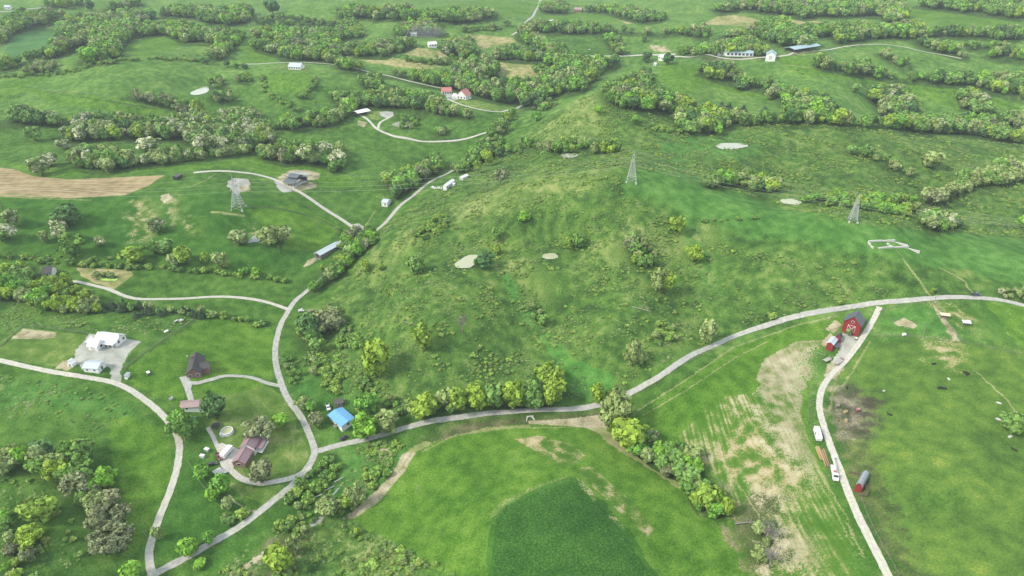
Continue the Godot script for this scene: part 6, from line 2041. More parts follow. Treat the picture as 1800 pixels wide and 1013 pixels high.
func make_powerlines() -> void:
	var list := [
		["grey lattice pylon above the bare gravel patch in the left pasture", 419, 366, 56, 20],
		["grey lattice pylon on the crest of the brushy hill", 1110, 318, 52, 17],
		["grey lattice pylon on the green saddle near the pale low walls", 1499, 388, 48, 14]]
	var feet := []
	for p in list:
		feet.append(spot(p[1], p[2]))
	feet.push_front(spot(2, 374))
	feet.append(spot(1990, 470))
	var ends := []
	for i in 3:
		var p: Array = list[i]
		var along: Vector3 = feet[i + 2] - feet[i]
		var rel: Vector3 = feet[i + 1] - EYE
		var base: float = p[4] * rel.dot(Vector3(0, sa, -ca)) / FOCAL
		ends.append(pylon(p[0], feet[i + 1], px_height(p[1], p[2], p[3]), base, atan2(-along.z, along.x) + PI / 2, M.steel).hooks)
	# wooden two-legged mast at the left edge
	var g: Vector3 = feet[0]
	var along: Vector3 = feet[1] - feet[0]
	var turn := atan2(-along.z, along.x) + PI / 2
	var h := px_height(8, 370, 48)
	var o := thing("wooden_power_mast", "dark two legged power mast at the left edge of the pasture", "power mast", g, turn)
	for sd in [-1.0, 1.0]:
		var m := Shape.new()
		m.tube(Vector3(sd * 4.2, -1.5, 0), Vector3(sd * 2.4, h, 0), 0.28, 0.2, 6, true)
		part("pole", m.mesh(), M.wood, o)
	for y in [0.86, 0.62]:
		part("crossbeam", boxed(Vector3(9.0 if y > 0.8 else 6.5, 0.3, 0.25)), M.wood, o, Vector3(0, h * y, 0))
	var br := Shape.new()
	br.tube(Vector3(-3.3, h * 0.3, 0), Vector3(2.6, h * 0.6, 0), 0.12, 0.12, 4)
	br.tube(Vector3(3.3, h * 0.3, 0), Vector3(-2.6, h * 0.6, 0), 0.12, 0.12, 4)
	part("bracing", br.mesh(), M.wood, o)
	var hk := []
	for x in [4.3, -4.3, 0.0]:
		hk.append(o.transform * Vector3(x, h * 0.86 - 1.0, 0))
	hk.append(o.transform * Vector3(0, h * 0.95, 0))
	var off := []
	for k in 4:
		off.append(feet[4] + Vector3(0, 22.0 + k * 2.0, (k - 1) * 4.0))
	var line := [hk, ends[0], ends[1], ends[2], off]
	var where := ["from the left edge mast to the pasture pylon", "from the pasture pylon across the valley to the hill pylon", "between the two hill pylons", "from the right hill pylon past the right edge"]
	var which := ["lower near cable ", "lower far cable ", "upper cable ", "thin top wire "]
	for i in 4:
		for k in 4:
			var a: Vector3 = line[i][k]
			var b: Vector3 = line[i + 1][k]
			cable(which[k] + where[i], a, b, a.distance_to(b) * 0.022, 0.042 if k < 3 else 0.025)
	# utility poles
	var poles := [[1621,594,25, "wooden utility pole at the paddock fence"], [1640,538,18, "utility pole beside the barn road"], [306,722,30, "utility pole on the lawn left of the pink roofed garage"], [155,476,22, "pole with a white lamp above the lime pond"], [257,946,14, "short post beside the near gravel lane"], [903,822,16, "thin pole in the upper hay knoll field"], [737,872,17, "thin pole in the left hay knoll field"], [491,446,14, "thin pole in the left pasture below the willows"], [560,405,16, "thin pole in the pasture below the pavilion drive"], [432,838,20, "utility pole in front of the maroon roofed house"], [1571,570,12, "post beside the bare patch in the paddock"]]
	for p in poles:
		var q := spot(p[0], p[1])
		var ph := clampf(px_height(p[0], p[1], p[2]), 3.0, 11.0)
		var u := thing("utility_pole", p[3], "utility pole", q, 0.4)
		var m := Shape.new()
		m.tube(Vector3(0, -1, 0), Vector3(0, ph, 0), 0.17, 0.12, 6, true)
		part("pole", m.mesh(), M.dead_bark, u)
		part("crossarm", boxed(Vector3(1.8, 0.14, 0.12)), M.dead_bark, u, Vector3(0, ph * 0.92, 0.16))

# ---------------------------------------------------------------- fences
const FENCES := [
	["post and wire fence between the white farmstead and the bright lawn", [219,650, 250,624, 300,590, 345,560]],
	["dark post and wire fence along the top of the white farmstead field", [0,612, 40,576, 100,580, 155,588]],
	["post fence along the pasture below the paddock", [1535,592, 1600,593, 1700,604, 1795,624]],
	["dark board fence along the barn road above the paddock", [1546,550, 1575,541, 1640,533]],
	["post fence between the lane and the muddy pasture", [1500,628, 1478,655, 1464,682, 1460,712, 1472,760, 1490,800]],
	["post fence on the right of the lane in the foreground", [1512,872, 1540,940, 1580,1012]],
	["post fence down the middle of the paddock", [1645,535, 1660,562, 1690,600]],
	["post fence along the far side of the barn", [1450,580, 1470,552, 1520,542, 1532,552]],
	["pale fence along the ring drive", [664,230, 690,242, 730,250, 775,252, 820,247]],
	["post fence across the left pasture below the pavilion drive", [432,366, 490,368, 560,388, 608,412]],
	["long fence row of the striped far pasture", [50,152, 100,162, 200,178, 275,192]],
	["fence along the hill road above the hay field", [1112,697, 1170,663, 1232,626, 1292,600]],
	["fence at the edge of the near gravel lane lawn", [330,812, 345,838, 362,862, 395,880]],
]

func make_fences() -> void:
	var post_mesh := boxed(Vector3(0.16, 1.9, 0.16), Vector3(0, 0.45, 0))
	for f in FENCES:
		var line := smooth_line(f[1], 4.2)
		var start := lay(line[0], 0)
		var o := thing("field_fence", f[0], "fence", start, 0.0)
		var s := Shape.new()
		for i in line.size():
			var p := lay(line[i], 0) - start
			part("post", post_mesh, M.old_wood, o, p)
			if i:
				var q := lay(line[i - 1], 0) - start
				for y in [0.45, 0.85, 1.2]:
					s.tube(q + Vector3(0, y, 0), p + Vector3(0, y, 0), 0.035, 0.035, 3, false)
		part("wire", s.mesh(), M.old_wood, o)
	# shelter fence round the red field shed
	var f2 := [[1494,833, 1510,836, 1526,868, 1524,874, 1508,874]]
	for l in f2:
		var line := plan(l, false, 400.0)
		var start := lay(line[0], 0)
		var o := thing("board_pen", "dark board pen round the red field shed", "pen", start, 0.0)
		for i in line.size() - 1:
			var a := lay(line[i], 0) - start
			var b := lay(line[i + 1], 0) - start
			for y in [0.5, 1.0, 1.5]:
				var e := b - a
				part("board", boxed(Vector3(e.length(), 0.22, 0.1)), M.wood, o, (a + b) * 0.5 + Vector3(0, y, 0), Vector3(0, atan2(-e.z, e.x), asin(e.y / e.length())))
			part("post", post_mesh, M.wood, o, a)
			part("post", post_mesh, M.wood, o, (a + b) * 0.5)

# ---------------------------------------------------------------- vehicles
func extrude(profile: Array, half: float, tuck := 0.0) -> ArrayMesh:
	# a side profile (x, y) drawn out to both sides, the upper points drawn in by tuck
	var s := Shape.new()
	var pts := []
	var top := -1e9
	for p in profile:
		top = maxf(top, p.y)
	var poly := PackedVector2Array(profile)
	var z := func(p: Vector2) -> float: return half - (tuck if p.y > top * 0.75 else 0.0)
	for i in poly.size():
		var a := poly[i]
		var b := poly[(i + 1) % poly.size()]
		s.quad(Vector3(a.x, a.y, z.call(a)), Vector3(a.x, a.y, -z.call(a)), Vector3(b.x, b.y, -z.call(b)), Vector3(b.x, b.y, z.call(b)))
	var t := Geometry2D.triangulate_polygon(poly)
	for k in range(0, t.size(), 3):
		var v := [poly[t[k]], poly[t[k + 1]], poly[t[k + 2]]]
		if (v[1] - v[0]).cross(v[2] - v[0]) > 0: v = [v[0], v[2], v[1]]
		s.tri(Vector3(v[0].x, v[0].y, z.call(v[0])), Vector3(v[1].x, v[1].y, z.call(v[1])), Vector3(v[2].x, v[2].y, z.call(v[2])))
		s.tri(Vector3(v[0].x, v[0].y, -z.call(v[0])), Vector3(v[2].x, v[2].y, -z.call(v[2])), Vector3(v[1].x, v[1].y, -z.call(v[1])))
	return s.mesh()

func heading(c: Array) -> Array:
	# from the rear pixel to the front pixel
	var a := spot(c[0], c[1])
	var b := spot(c[2], c[3])
	var m := (a + b) * 0.5
	m.y = high(m.x, m.z) + 0.14
	return [m, atan2(-(b.z - a.z), b.x - a.x)]

func wheels(o: Node3D, xs: Array, half: float, r: float) -> void:
	var s := Shape.new()
	s.tube(Vector3(0, 0, -0.12), Vector3(0, 0, 0.12), r, r, 12, true)
	var tyre := s.mesh()
	var q := Shape.new()
	q.tube(Vector3(0, 0, -0.13), Vector3(0, 0, 0.13), r * 0.55, r * 0.55, 10, true)
	var rim := q.mesh()
	for x in xs:
		for sd in [-1.0, 1.0]:
			var w := part("wheel", tyre, M.tyre, o, Vector3(x, r, half * sd))
			part("rim", rim, M.steel, w)

func car(label: String, c: Array, col: Color, kind: String) -> void:
	var p := heading(c)
	var body := paint(col, 0.3)
	body.clearcoat_enabled = true
	body.clearcoat = 0.6
	var o := thing("parked_pickup" if kind == "pickup" else "parked_car", label, "pickup" if kind == "pickup" else "car", p[0], p[1])
	if kind == "pickup":
		part("body", extrude([Vector2(-2.75, 0.45), Vector2(-2.75, 1.1), Vector2(-0.6, 1.15), Vector2(1.25, 1.15), Vector2(2.6, 1.05), Vector2(2.75, 0.8), Vector2(2.7, 0.45)], 0.96), body, o)
		part("cargo_bed", boxed(Vector3(1.85, 0.04, 1.6)), M.tyre, o, Vector3(-1.7, 1.16, 0))
		var cab := part("cabin", extrude([Vector2(-0.7, 1.15), Vector2(-0.55, 1.85), Vector2(0.85, 1.88), Vector2(1.4, 1.15)], 0.88, 0.12), body, o)
		part("windscreen", boxed(Vector3(0.05, 0.72, 1.45)), M.glass, cab, Vector3(1.16, 1.52, 0), Vector3(0, 0, 0.62))
		part("side_window", boxed(Vector3(1.3, 0.5, 1.7)), M.glass, cab, Vector3(0.15, 1.5, 0))
		wheels(o, [-1.75, 1.75], 0.86, 0.4)
	else:
		part("body", extrude([Vector2(-2.25, 0.35), Vector2(-2.3, 0.85), Vector2(-2.1, 0.98), Vector2(1.0, 0.98), Vector2(2.15, 0.85), Vector2(2.28, 0.62), Vector2(2.25, 0.35)], 0.9), body, o)
		var cab := part("cabin", extrude([Vector2(-1.85, 0.98), Vector2(-1.35, 1.5), Vector2(0.35, 1.52), Vector2(1.15, 0.98)], 0.84, 0.14), body, o)
		part("windscreen", boxed(Vector3(0.05, 0.72, 1.4)), M.glass, cab, Vector3(0.79, 1.26, 0), Vector3(0, 0, 0.95))
		part("rear_window", boxed(Vector3(0.05, 0.6, 1.36)), M.glass, cab, Vector3(-1.63, 1.26, 0), Vector3(0, 0, -0.75))
		part("side_window", boxed(Vector3(1.7, 0.34, 1.62)), M.glass, cab, Vector3(-0.45, 1.26, 0))
		wheels(o, [-1.4, 1.4], 0.8, 0.34)
	for sd in [-0.62, 0.62]:
		part("headlight", boxed(Vector3(0.08, 0.16, 0.34)), M.white, o, Vector3(2.27 if kind != "pickup" else 2.74, 0.72 if kind != "pickup" else 0.85, sd))

func make_vehicles() -> void:
	car("black car on the drive of the blue roofed house", [600,775, 610,769], Color(0.02, 0.02, 0.025), "car")
	car("silver pickup on the grass behind the blue roofed house", [576,714, 578,722], Color(0.5, 0.53, 0.55), "pickup")
	car("dark red pickup parked below the round pool", [382,801, 387,809], Color(0.16, 0.035, 0.04), "pickup")
	car("black car with white roof panel by the parking pad", [368,819, 377,817], Color(0.03, 0.03, 0.03), "car")
	car("dark pickup driving on the barn road at the right", [1709,520, 1722,520], Color(0.06, 0.07, 0.09), "pickup")
	car("white car parked in front of the trailer home", [758,331, 766,332], Color(0.75, 0.76, 0.77), "car")
	car("pale car next to the porch of the trailer home", [769,333, 776,332], Color(0.6, 0.62, 0.63), "car")
	car("small grey car in the yard of the red roofed houses", [788,172, 794,174], Color(0.3, 0.31, 0.32), "car")
	# white box trailer
	var p := heading([393,806, 405,793])
	var o := thing("box_trailer", "white box trailer parked beside the maroon roofed house", "trailer", p[0], p[1])
	part("box", boxed(Vector3(7.0, 2.2, 2.4), Vector3(0, 1.75, 0)), M.white, o)
	part("roof", boxed(Vector3(7.1, 0.1, 2.5)), M.white_roof, o, Vector3(0, 2.9, 0))
	part("drawbar", boxed(Vector3(1.6, 0.15, 0.4)), M.dark_steel, o, Vector3(-4.2, 0.7, 0))
	part("rear_door", boxed(Vector3(0.08, 1.9, 2.1)), M.concrete, o, Vector3(3.53, 1.75, 0))
	wheels(o, [-0.5, 0.5], 1.1, 0.38)
	# camper on the lane verge
	p = heading([1434,758, 1439,778])
	o = thing("camper_trailer", "white camper parked on the verge of the barn lane", "camper", p[0], p[1])
	part("body", extrude([Vector2(-4.0, 0.6), Vector2(-4.1, 2.6), Vector2(-3.7, 3.0), Vector2(3.2, 3.0), Vector2(4.1, 2.3), Vector2(3.8, 0.6)], 1.2, 0.1), M.white, o)
	part("drawbar", boxed(Vector3(1.4, 0.15, 0.3)), M.dark_steel, o, Vector3(4.5, 0.6, 0))
	for k in 3:
		part("roof_hatch", boxed(Vector3(0.7, 0.16, 0.7)), M.grey_roof, o, Vector3(-2.4 + 2.2 * k, 3.08, 0.2 * (k - 1)))
	for sd in [-1.0, 1.0]:
		part("window", boxed(Vector3(1.3, 0.7, 0.05)), M.glass, o, Vector3(0.4, 2.0, 1.21 * sd))
	wheels(o, [-0.6, 0.3], 1.0, 0.38)
	# utility truck with a folded boom
	p = heading([1464,822, 1468,848])
	o = thing("boom_truck", "white utility truck with a boom parked on the lane verge", "truck", p[0], p[1])
	part("chassis", boxed(Vector3(8.6, 0.3, 1.6), Vector3(0, 0.75, 0)), M.dark_steel, o)
	var cab := part("cabin", extrude([Vector2(1.6, 0.7), Vector2(1.6, 2.6), Vector2(2.9, 2.65), Vector2(3.4, 1.6), Vector2(4.4, 1.45), Vector2(4.5, 0.7)], 1.15, 0.1), M.white, o)
	part("windscreen", boxed(Vector3(0.06, 1.0, 1.9)), M.glass, cab, Vector3(3.2, 2.1, 0), Vector3(0, 0, 0.42))
	part("cargo_bed", boxed(Vector3(5.2, 0.9, 2.3), Vector3(-1.4, 1.3, 0)), M.white, o)
	part("turntable", boxed(Vector3(1.2, 0.9, 1.2), Vector3(0.2, 2.1, 0)), M.red_roof, o)
	var bm := Shape.new()
	bm.tube(Vector3(0.2, 2.6, 0), Vector3(-7.4, 3.2, 0), 0.34, 0.22, 6, true)
	part("boom", bm.mesh(), M.white, o)
	part("basket", boxed(Vector3(0.9, 1.0, 0.9)), M.white, o, Vector3(-7.8, 2.9, 0))
	wheels(o, [-3.0, -2.0, 3.1], 1.0, 0.5)
	# wagons by the red sheds
	for w in [["pale flat wagon on the grass below the red shed", [1449,638, 1458,632], 4.6], ["long flat trailer with raised tongue beside the barn lane", [1467,644, 1480,633], 6.4]]:
		p = heading(w[1])
		o = thing("flat_wagon", w[0], "wagon", p[0], p[1])
		var l: float = w[2]
		for k in 7:
			part("plank", boxed(Vector3(l, 0.1, 0.3)), M.wagon, o, Vector3(0, 0.95, -0.99 + 0.33 * k))
		part("frame", boxed(Vector3(l * 0.96, 0.16, 1.4)), M.dark_steel, o, Vector3(0, 0.8, 0))
		part("headboard", boxed(Vector3(0.12, 0.9, 2.2)), M.old_wood, o, Vector3(l * 0.5, 1.4, 0))
		var dm := Shape.new()
		dm.tube(Vector3(l * 0.48, 0.75, 0), Vector3(l * 0.5 + 2.0, 0.55, 0), 0.08, 0.07, 5)
		part("drawbar", dm.mesh(), M.dark_steel, o)
		wheels(o, [-l * 0.3, l * 0.3], 0.95, 0.4)

# ---------------------------------------------------------------- farmyard things
func make_farm_things() -> void:
	# white low walls on the green saddle
	var segs := [[1526,426, 1573,425], [1526,427, 1535,438], [1573,425, 1616,446], [1544,437.5, 1597,436], [1559,428.5, 1567,435]]
	var g := spot(1565, 433)
	var o := thing("wall_enclosure", "pale low block walls of an unfinished enclosure on the hill", "wall", g)
	for s in segs:
		var a := spot(s[0], s[1])
		var b := spot(s[2], s[3])
		var e := b - a
		var n := maxi(2, int(e.length() / 9.0))
		for k in n:
			var p := a.lerp(b, (k + 0.5) / n)
			p.y = high(p.x, p.z)
			part("wall_segment", boxed(Vector3(e.length() / n - 0.3, 1.7, 0.8)), M.concrete, o, p - g, Vector3(0, atan2(-e.z, e.x), 0))
	# pole stacks on the verge
	for st in [["stack of yellow poles lying on the lane verge", [1436,786, 1446,812], 5], ["stack of brown poles lying next to the yellow ones", [1446,790, 1457,822], 6]]:
		var p := heading(st[1])
		var a := spot(st[1][0], st[1][1])
		var b := spot(st[1][2], st[1][3])
		o = thing("pole_stack", st[0], "lumber", p[0], p[1])
		var l := a.distance_to(b)
		for k in st[2]:
			var m := Shape.new()
			m.tube(Vector3(-l * 0.5 + rng.randf_range(-0.6, 0.6), 0.2 + 0.0 * k, -0.9 + 0.42 * k), Vector3(l * 0.5 + rng.randf_range(-0.6, 0.6), 0.2, -0.9 + 0.42 * k + rng.randf_range(-0.3, 0.3)), 0.22, 0.17, 7)
			part("pole", m.mesh(), M.new_wood if st[2] == 5 or k % 2 else M.wood, o)
	# round pool and trampoline, garden bits
	g = spot(399, 760)
	o = thing("round_pool", "round above ground pool with pale rim on the lawn", "pool", g)
	var s := Shape.new()
	var inner := Shape.new()
	for k in 24:
		var u := TAU * k / 24.0
		var v := TAU * (k + 1) / 24.0
		var a := Vector3(cos(u), 0, sin(u))
		var b := Vector3(cos(v), 0, sin(v))
		s.quad(a * 3.0 + Vector3(0, -0.5, 0), a * 3.0 + Vector3(0, 1.2, 0), b * 3.0 + Vector3(0, 1.2, 0), b * 3.0 + Vector3(0, -0.5, 0))
		s.quad(a * 3.0 + Vector3(0, 1.2, 0), a * 2.6 + Vector3(0, 1.2, 0), b * 2.6 + Vector3(0, 1.2, 0), b * 3.0 + Vector3(0, 1.2, 0))
		inner.tri(Vector3(0, 0.8, 0), b * 2.75 + Vector3(0, 0.8, 0), a * 2.75 + Vector3(0, 0.8, 0))
	part("wall", s.mesh(), M.white, o)
	part("water", inner.mesh(), paint(Color(0.5, 0.5, 0.3), 0.2), o)
	part("ladder", boxed(Vector3(0.6, 1.6, 0.9)), M.white, o, Vector3(-2.2, 0.8, 2.6))
	g = spot(380, 750)
	o = thing("trampoline", "dark round trampoline left of the pool", "trampoline", g)
	s = Shape.new()
	s.tube(Vector3(0, 0.85, 0), Vector3(0, 0.92, 0), 2.1, 2.1, 20, true)
	part("mat", s.mesh(), M.tyre, o)
	s = Shape.new()
	for k in 20:
		var u := TAU * k / 20.0
		var v := TAU * (k + 1) / 20.0
		s.tube(Vector3(cos(u) * 2.2, 0.9, sin(u) * 2.2), Vector3(cos(v) * 2.2, 0.9, sin(v) * 2.2), 0.1, 0.1, 4, false)
	part("rim", s.mesh(), M.slate, o)
	for k in 6:
		var u := TAU * k / 6.0
		part("leg", boxed(Vector3(0.1, 1.1, 0.1), Vector3(0, 0.35, 0)), M.dark_steel, o, Vector3(cos(u) * 2.1, 0, sin(u) * 2.1))
	# feed troughs with pale roofs in the paddock
	for t in [["pale yellow feed bunk, left one in the paddock", [1651,558, 1669,559], M.new_pine], ["white feed bunk, right one in the paddock", [1690,571, 1705,572], M.white]]:
		var p := heading(t[1])
		o = thing("feed_bunk", t[0], "feed trough", p[0], p[1])
		var l := spot(t[1][0], t[1][1]).distance_to(spot(t[1][2], t[1][3]))
		part("roof", boxed(Vector3(l, 0.12, 2.6)), t[2], o, Vector3(0, 1.9, 0), Vector3(0.12, 0, 0))
		part("trough", boxed(Vector3(l * 0.9, 0.5, 1.0)), M.old_wood, o, Vector3(0, 0.6, 0))
		for sx in [-0.44, 0.44]:
			for sz in [-1.1, 1.1]:
				part("post", boxed(Vector3(0.14, 2.0, 0.14), Vector3(0, 0.9, 0)), M.old_wood, o, Vector3(l * sx, 0, sz))
	# hay bales and feeders
	var bale := Shape.new()
	bale.tube(Vector3(-0.75, 0, 0), Vector3(0.75, 0, 0), 0.8, 0.8, 14, true)
	var bale_mesh := bale.mesh()
	for b in [["white wrapped round bale at the paddock fence", 1589, 590, M.white], ["straw bale in the muddy feeding ground", 1486, 726, M.straw], ["grey old bale in the muddy feeding ground", 1472, 715, M.mud_bale], ["low straw heap at the edge of the mud", 1487, 742, M.straw]]:
		g = spot(b[1], b[2])
		o = thing("round_bale", b[0], "hay bale", g + Vector3(0, 0.7, 0), b[1] * 0.7)
		part("roll", bale_mesh, b[3], o)
		for x in [-0.4, 0.0, 0.4]:
			var tw := Shape.new()
			tw.tube(Vector3(x - 0.02, 0, 0), Vector3(x + 0.02, 0, 0), 0.815, 0.815, 14, false)
			part("twine", tw.mesh(), M.old_wood, o)
	g = spot(1508, 722)
	o = thing("ring_feeder", "red ring feeder full of hay in the mud", "ring feeder", g)
	for y in [0.2, 0.6, 1.1]:
		s = Shape.new()
		for k in 16:
			var u := TAU * k / 16.0
			var v := TAU * (k + 1) / 16.0
			s.tube(Vector3(cos(u) * 1.25, y, sin(u) * 1.25), Vector3(cos(v) * 1.25, y, sin(v) * 1.25), 0.06, 0.06, 4, false)
		part("hoop", s.mesh(), M.barn_red, o)
	for k in 8:
		var u := TAU * k / 8.0
		part("upright", boxed(Vector3(0.08, 1.1, 0.08), Vector3(0, 0.55, 0)), M.barn_red, o, Vector3(cos(u) * 1.25, 0, sin(u) * 1.25))
	part("hay", bale_mesh, M.pink_roof, o, Vector3(0, 0.75, 0))
	# fallen white trunks on the hill
	for l in [["fallen white trunk on the right of the hillside", [1106,537, 1140,553], 0.35], ["fallen grey trunk uphill of the slim bright tree", [709,568, 732,573], 0.3], ["dark fallen trunk by the grey brush", [1292,924, 1328,917], 0.4]]:
		var p := heading(l[1])
		var len := spot(l[1][0], l[1][1]).distance_to(spot(l[1][2], l[1][3]))
		o = thing("fallen_trunk", l[0], "log", p[0], p[1])
		s = Shape.new()
		s.tube(Vector3(-len * 0.5, 0.2, 0), Vector3(len * 0.5, 0.5, 0), l[2], l[2] * 0.4, 7)
		part("trunk", s.mesh(), M.dead_bark, o)
		for k in 4:
			s = Shape.new()
			var x := len * (0.05 + 0.11 * k)
			s.tube(Vector3(x, 0.4, 0), Vector3(x + len * 0.1, 1.2, (1.6 if k % 2 else -1.6)), l[2] * 0.45, 0.06, 5)
			part("branch", s.mesh(), M.dead_bark, o)
	# pipe gates dumped by the stream
	for gt in [["silver pipe gate lying by the stream, the upper one", [590,847, 600,841]], ["silver pipe gate leaning by the stream, the middle one", [573,862, 585,856]], ["silver pipe gate lying by the stream, the lower one", [553,875, 561,872]], ["silver pipe gate on edge near the stream willow", [586,870, 592,862]]]:
		var p := heading(gt[1])
		o = thing("pipe_gate", gt[0], "gate", p[0], p[1], "gates dumped by the stream")
		for k in 5:
			s = Shape.new()
			s.tube(Vector3(-2.2, 0.25 + 0.22 * k, 0.3 * k), Vector3(2.2, 0.25 + 0.22 * k, 0.3 * k), 0.07, 0.07, 5)
			part("rail", s.mesh(), M.steel, o)
		for x in [-2.2, 0.0, 2.2]:
			s = Shape.new()
			s.tube(Vector3(x, 0.2, 0), Vector3(x, 1.15, 1.2), 0.07, 0.07, 5)
			part("upright", s.mesh(), M.steel, o)
	# stream culvert
	g = spot(932, 737)
	o = thing("stone_culvert", "pale stone culvert where the stream passes under the hill road", "culvert", g, 0.1)
	part("headwall", boxed(Vector3(3.4, 1.6, 0.5)), M.concrete, o, Vector3(0, 0.2, -1.2))
	for sd in [-1.0, 1.0]:
		part("wing_wall", boxed(Vector3(0.4, 1.3, 2.6)), M.concrete, o, Vector3(1.7 * sd, 0.1, 0.2), Vector3(0, 0.3 * sd, 0))
	s = Shape.new()
	s.tube(Vector3(0, 0.0, -1.6), Vector3(0, 0.0, -0.8), 0.55, 0.55, 12)
	part("pipe", s.mesh(), M.tyre, o)
	# tanks, boats and boxes told apart by where they lie
	for b in [["white tank lying on the lawn by the utility pole", 301, 703, M.white, 2.0], ["pale boat on the grass beside the lane junction", 225, 664, M.white, 3.6], ["white box below the round pool", 392, 768, M.white, 1.4], ["pale crate left of the dark red pickup", 356, 804, M.concrete, 2.2], ["grey tarp covered crate left of the drive", 364, 793, M.grey_roof, 2.4], ["white mineral feeder in the cow pasture", 1554, 688, M.white, 1.0], ["pale stone slab left of the cow pasture ruts", 1668, 667, M.concrete, 1.6], ["pale slab above the right edge tree", 1756, 709, M.concrete, 2.0], ["pale slab below the right edge tree", 1776, 768, M.concrete, 2.2], ["white slab beside the right edge tree", 1756, 738, M.concrete, 2.4], ["dark crate by the corner of the red barn", 1505, 597, M.slate, 1.6], ["white box on the lawn above the brick house", 329, 627, M.white, 0.9], ["black and white cart on the lawn left of the brick house", 261, 658, M.slate, 2.2], ["pale junk heap of tin in the brush above the bright lawn", 314, 566, M.steel, 4.0], ["white tin sheet in the brush above the bright lawn", 291, 583, M.white, 3.0], ["blue grey bin at the corner of the blue roofed house", 617, 733, M.slate, 1.2], ["grill on the porch side of the blue roofed house", 591, 751, M.white, 1.0], ["pale rusted hulk under the road bend trees", 531, 546, M.steel, 4.0], ["grey hulk under the road bend trees, the right one", 547, 549, M.old_wood, 3.0], ["white sheet on the far field of the ridge", 1036, 87, M.white, 3.0]]:
		g = spot(b[1], b[2])
		var k: float = b[4]
		var words: PackedStringArray = b[0].split(" ")
		var kind := "crate"
		for w in ["tank", "boat", "box", "slab", "feeder", "heap", "sheet", "bin", "grill", "hulk", "cart"]:
			if w in words: kind = w
		o = thing({"box": "storage_box", "heap": "tin_heap", "sheet": "tin_sheet", "bin": "waste_bin", "slab": "stone_slab", "hulk": "rusted_hulk", "tank": "water_tank", "boat": "small_boat", "feeder": "mineral_feeder", "grill": "garden_grill", "cart": "garden_cart"}.get(kind, "yard_crate"), b[0], kind, g, b[1] * 0.37)
		s = Shape.new()
		if kind in ["tank", "boat"]:
			s.tube(Vector3(-k * 0.5, k * 0.24, 0), Vector3(k * 0.2, k * 0.24, 0), k * 0.26, k * 0.26, 10)
			s.tube(Vector3(k * 0.2, k * 0.24, 0), Vector3(k * 0.5, k * 0.28, 0), k * 0.26, k * 0.08, 10)
		elif kind in ["slab", "sheet"]:
			s.box(Vector3(0, 0.12, 0), Vector3(k, 0.35, k * 0.5), Basis(Vector3(0, 0, 1), 0.06))
		elif kind in ["heap", "hulk"]:
			for q in 5:
				s.box(Vector3(rng.randf_range(-0.4, 0.4) * k, 0.35 + 0.2 * q, rng.randf_range(-0.3, 0.3) * k), Vector3(k * 0.6, 0.4, k * 0.35), Basis.from_euler(Vector3(rng.randf_range(-0.3, 0.3), rng.randf() * 3.0, rng.randf_range(-0.3, 0.3))))
		else:
			s.box(Vector3(0, k * 0.3, 0), Vector3(k, k * 0.6, k * 0.62))
		part("body", s.mesh(), b[3], o)
		if not kind in ["slab", "sheet", "heap", "hulk"]:
			part("lid", boxed(Vector3(k * 1.04, 0.07, k * 0.66)), M.grey_roof if b[3] == M.white else M.white, o, Vector3(0, k * 0.62, 0))
	# smoke over the far farm
	var smoke := FogVolume.new()
	smoke.name = "smoke"
	smoke.shape = RenderingServer.FOG_VOLUME_SHAPE_ELLIPSOID
	g = spot(738, 66)
	smoke.position = g + Vector3(6, 7, 0)
	smoke.size = Vector3(62, 17, 34)
	var fm := FogMaterial.new()
	fm.density = 0.006
	fm.albedo = Color(0.97, 0.98, 1.0)
	smoke.material = fm
	add_child(smoke)
	tag(smoke, "thin bluish smoke drifting over the far white farm", "", "", "stuff")

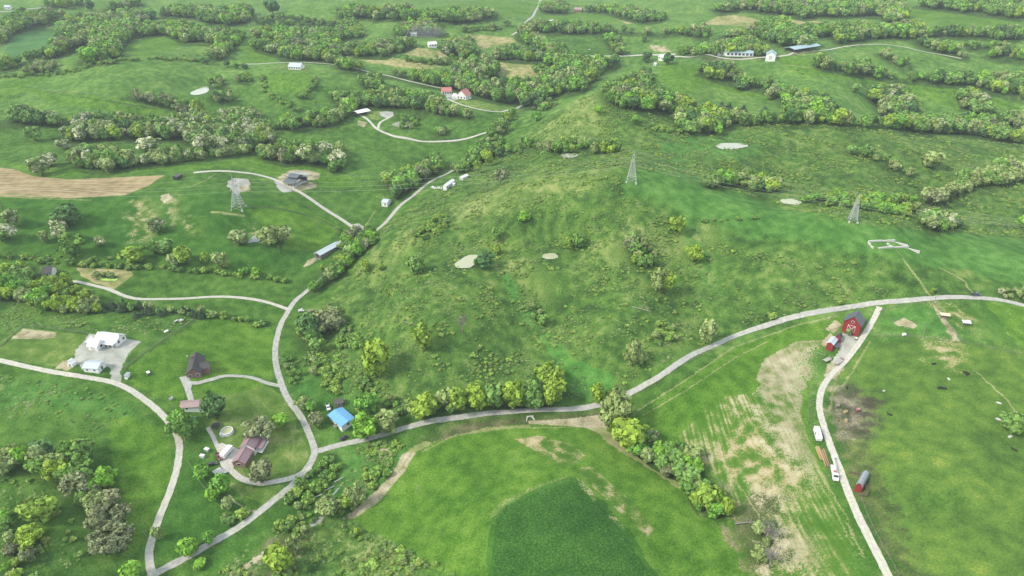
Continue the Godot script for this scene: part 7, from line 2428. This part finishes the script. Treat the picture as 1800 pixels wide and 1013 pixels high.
# ---------------------------------------------------------------- cattle
func cow_mesh() -> ArrayMesh:
	var s := Shape.new()
	# trunk: rings along x, nose to the right
	var rings := [[-1.15, 1.12, 0.1, 0.12], [-1.08, 1.08, 0.26, 0.3], [-0.7, 1.02, 0.34, 0.4], [-0.1, 0.98, 0.36, 0.43], [0.45, 1.0, 0.34, 0.42], [0.78, 1.06, 0.28, 0.36], [1.0, 1.14, 0.19, 0.26], [1.22, 1.16, 0.15, 0.19], [1.42, 1.1, 0.14, 0.17], [1.62, 0.98, 0.1, 0.11], [1.7, 0.94, 0.05, 0.06]]
	var n := 10
	for i in rings.size() - 1:
		for k in n:
			var p := []
			for q in [[i, k], [i, k + 1], [i + 1, k + 1], [i + 1, k]]:
				var r: Array = rings[q[0]]
				var u: float = TAU * q[1] / n
				p.append(Vector3(r[0], r[1] + sin(u) * r[3], cos(u) * r[2]))
			s.quad(p[0], p[3], p[2], p[1])
	for x in [-0.85, 0.7]:
		for z in [-0.2, 0.2]:
			var knee := Vector3(x + (0.1 if x < 0 else -0.02), 0.46, z)
			s.tube(Vector3(x, 0.95, z), knee, 0.16, 0.075, 6, true)
			s.tube(knee, Vector3(x + (0.0 if x < 0 else 0.02), 0.0, z), 0.075, 0.06, 6, true)
	s.tube(Vector3(-1.12, 1.2, 0), Vector3(-1.24, 0.5, 0), 0.04, 0.03, 5, true)
	for z in [-1.0, 1.0]:
		s.tube(Vector3(1.3, 1.24, z * 0.1), Vector3(1.24, 1.26, z * 0.3), 0.06, 0.02, 4, true)
	return s.mesh()

func make_animals() -> void:
	var m := cow_mesh()
	var coat := paint(Color(0.018, 0.017, 0.016), 0.7)
	var tan_coat := paint(Color(0.4, 0.33, 0.24), 0.8)
	for c in [[1700,660, 0.3, "black cow standing near the bare patch of the pasture"], [1696,657, 2.6, "black cow close behind the one near the bare patch"], [1651,684, 0.2, "left one of two black cows side by side"], [1659,685, 2.9, "right one of two black cows side by side"], [1563,731, 2.4, "black cow grazing near the pasture track"], [1782,793, 2.2, "black cow near the right edge of the pasture"], [1641,642, 0.1, "black cow at the upper side of the pasture"], [1488,683, 1.2, "dark calf at the muddy feeding ground"], [1403,125, 0.4, "dark cow on the slope below the blue feed shed"], [1411,131, 2.0, "second dark cow on the slope below the blue feed shed"]]:
		var g := spot(c[0], c[1])
		var o := part(numbered("cow"), m, coat, self, g, Vector3(0, c[2], 0))
		tag(o, c[3], "cow", "cattle on the right pasture" if c[1] > 200 else "cattle below the blue barns")
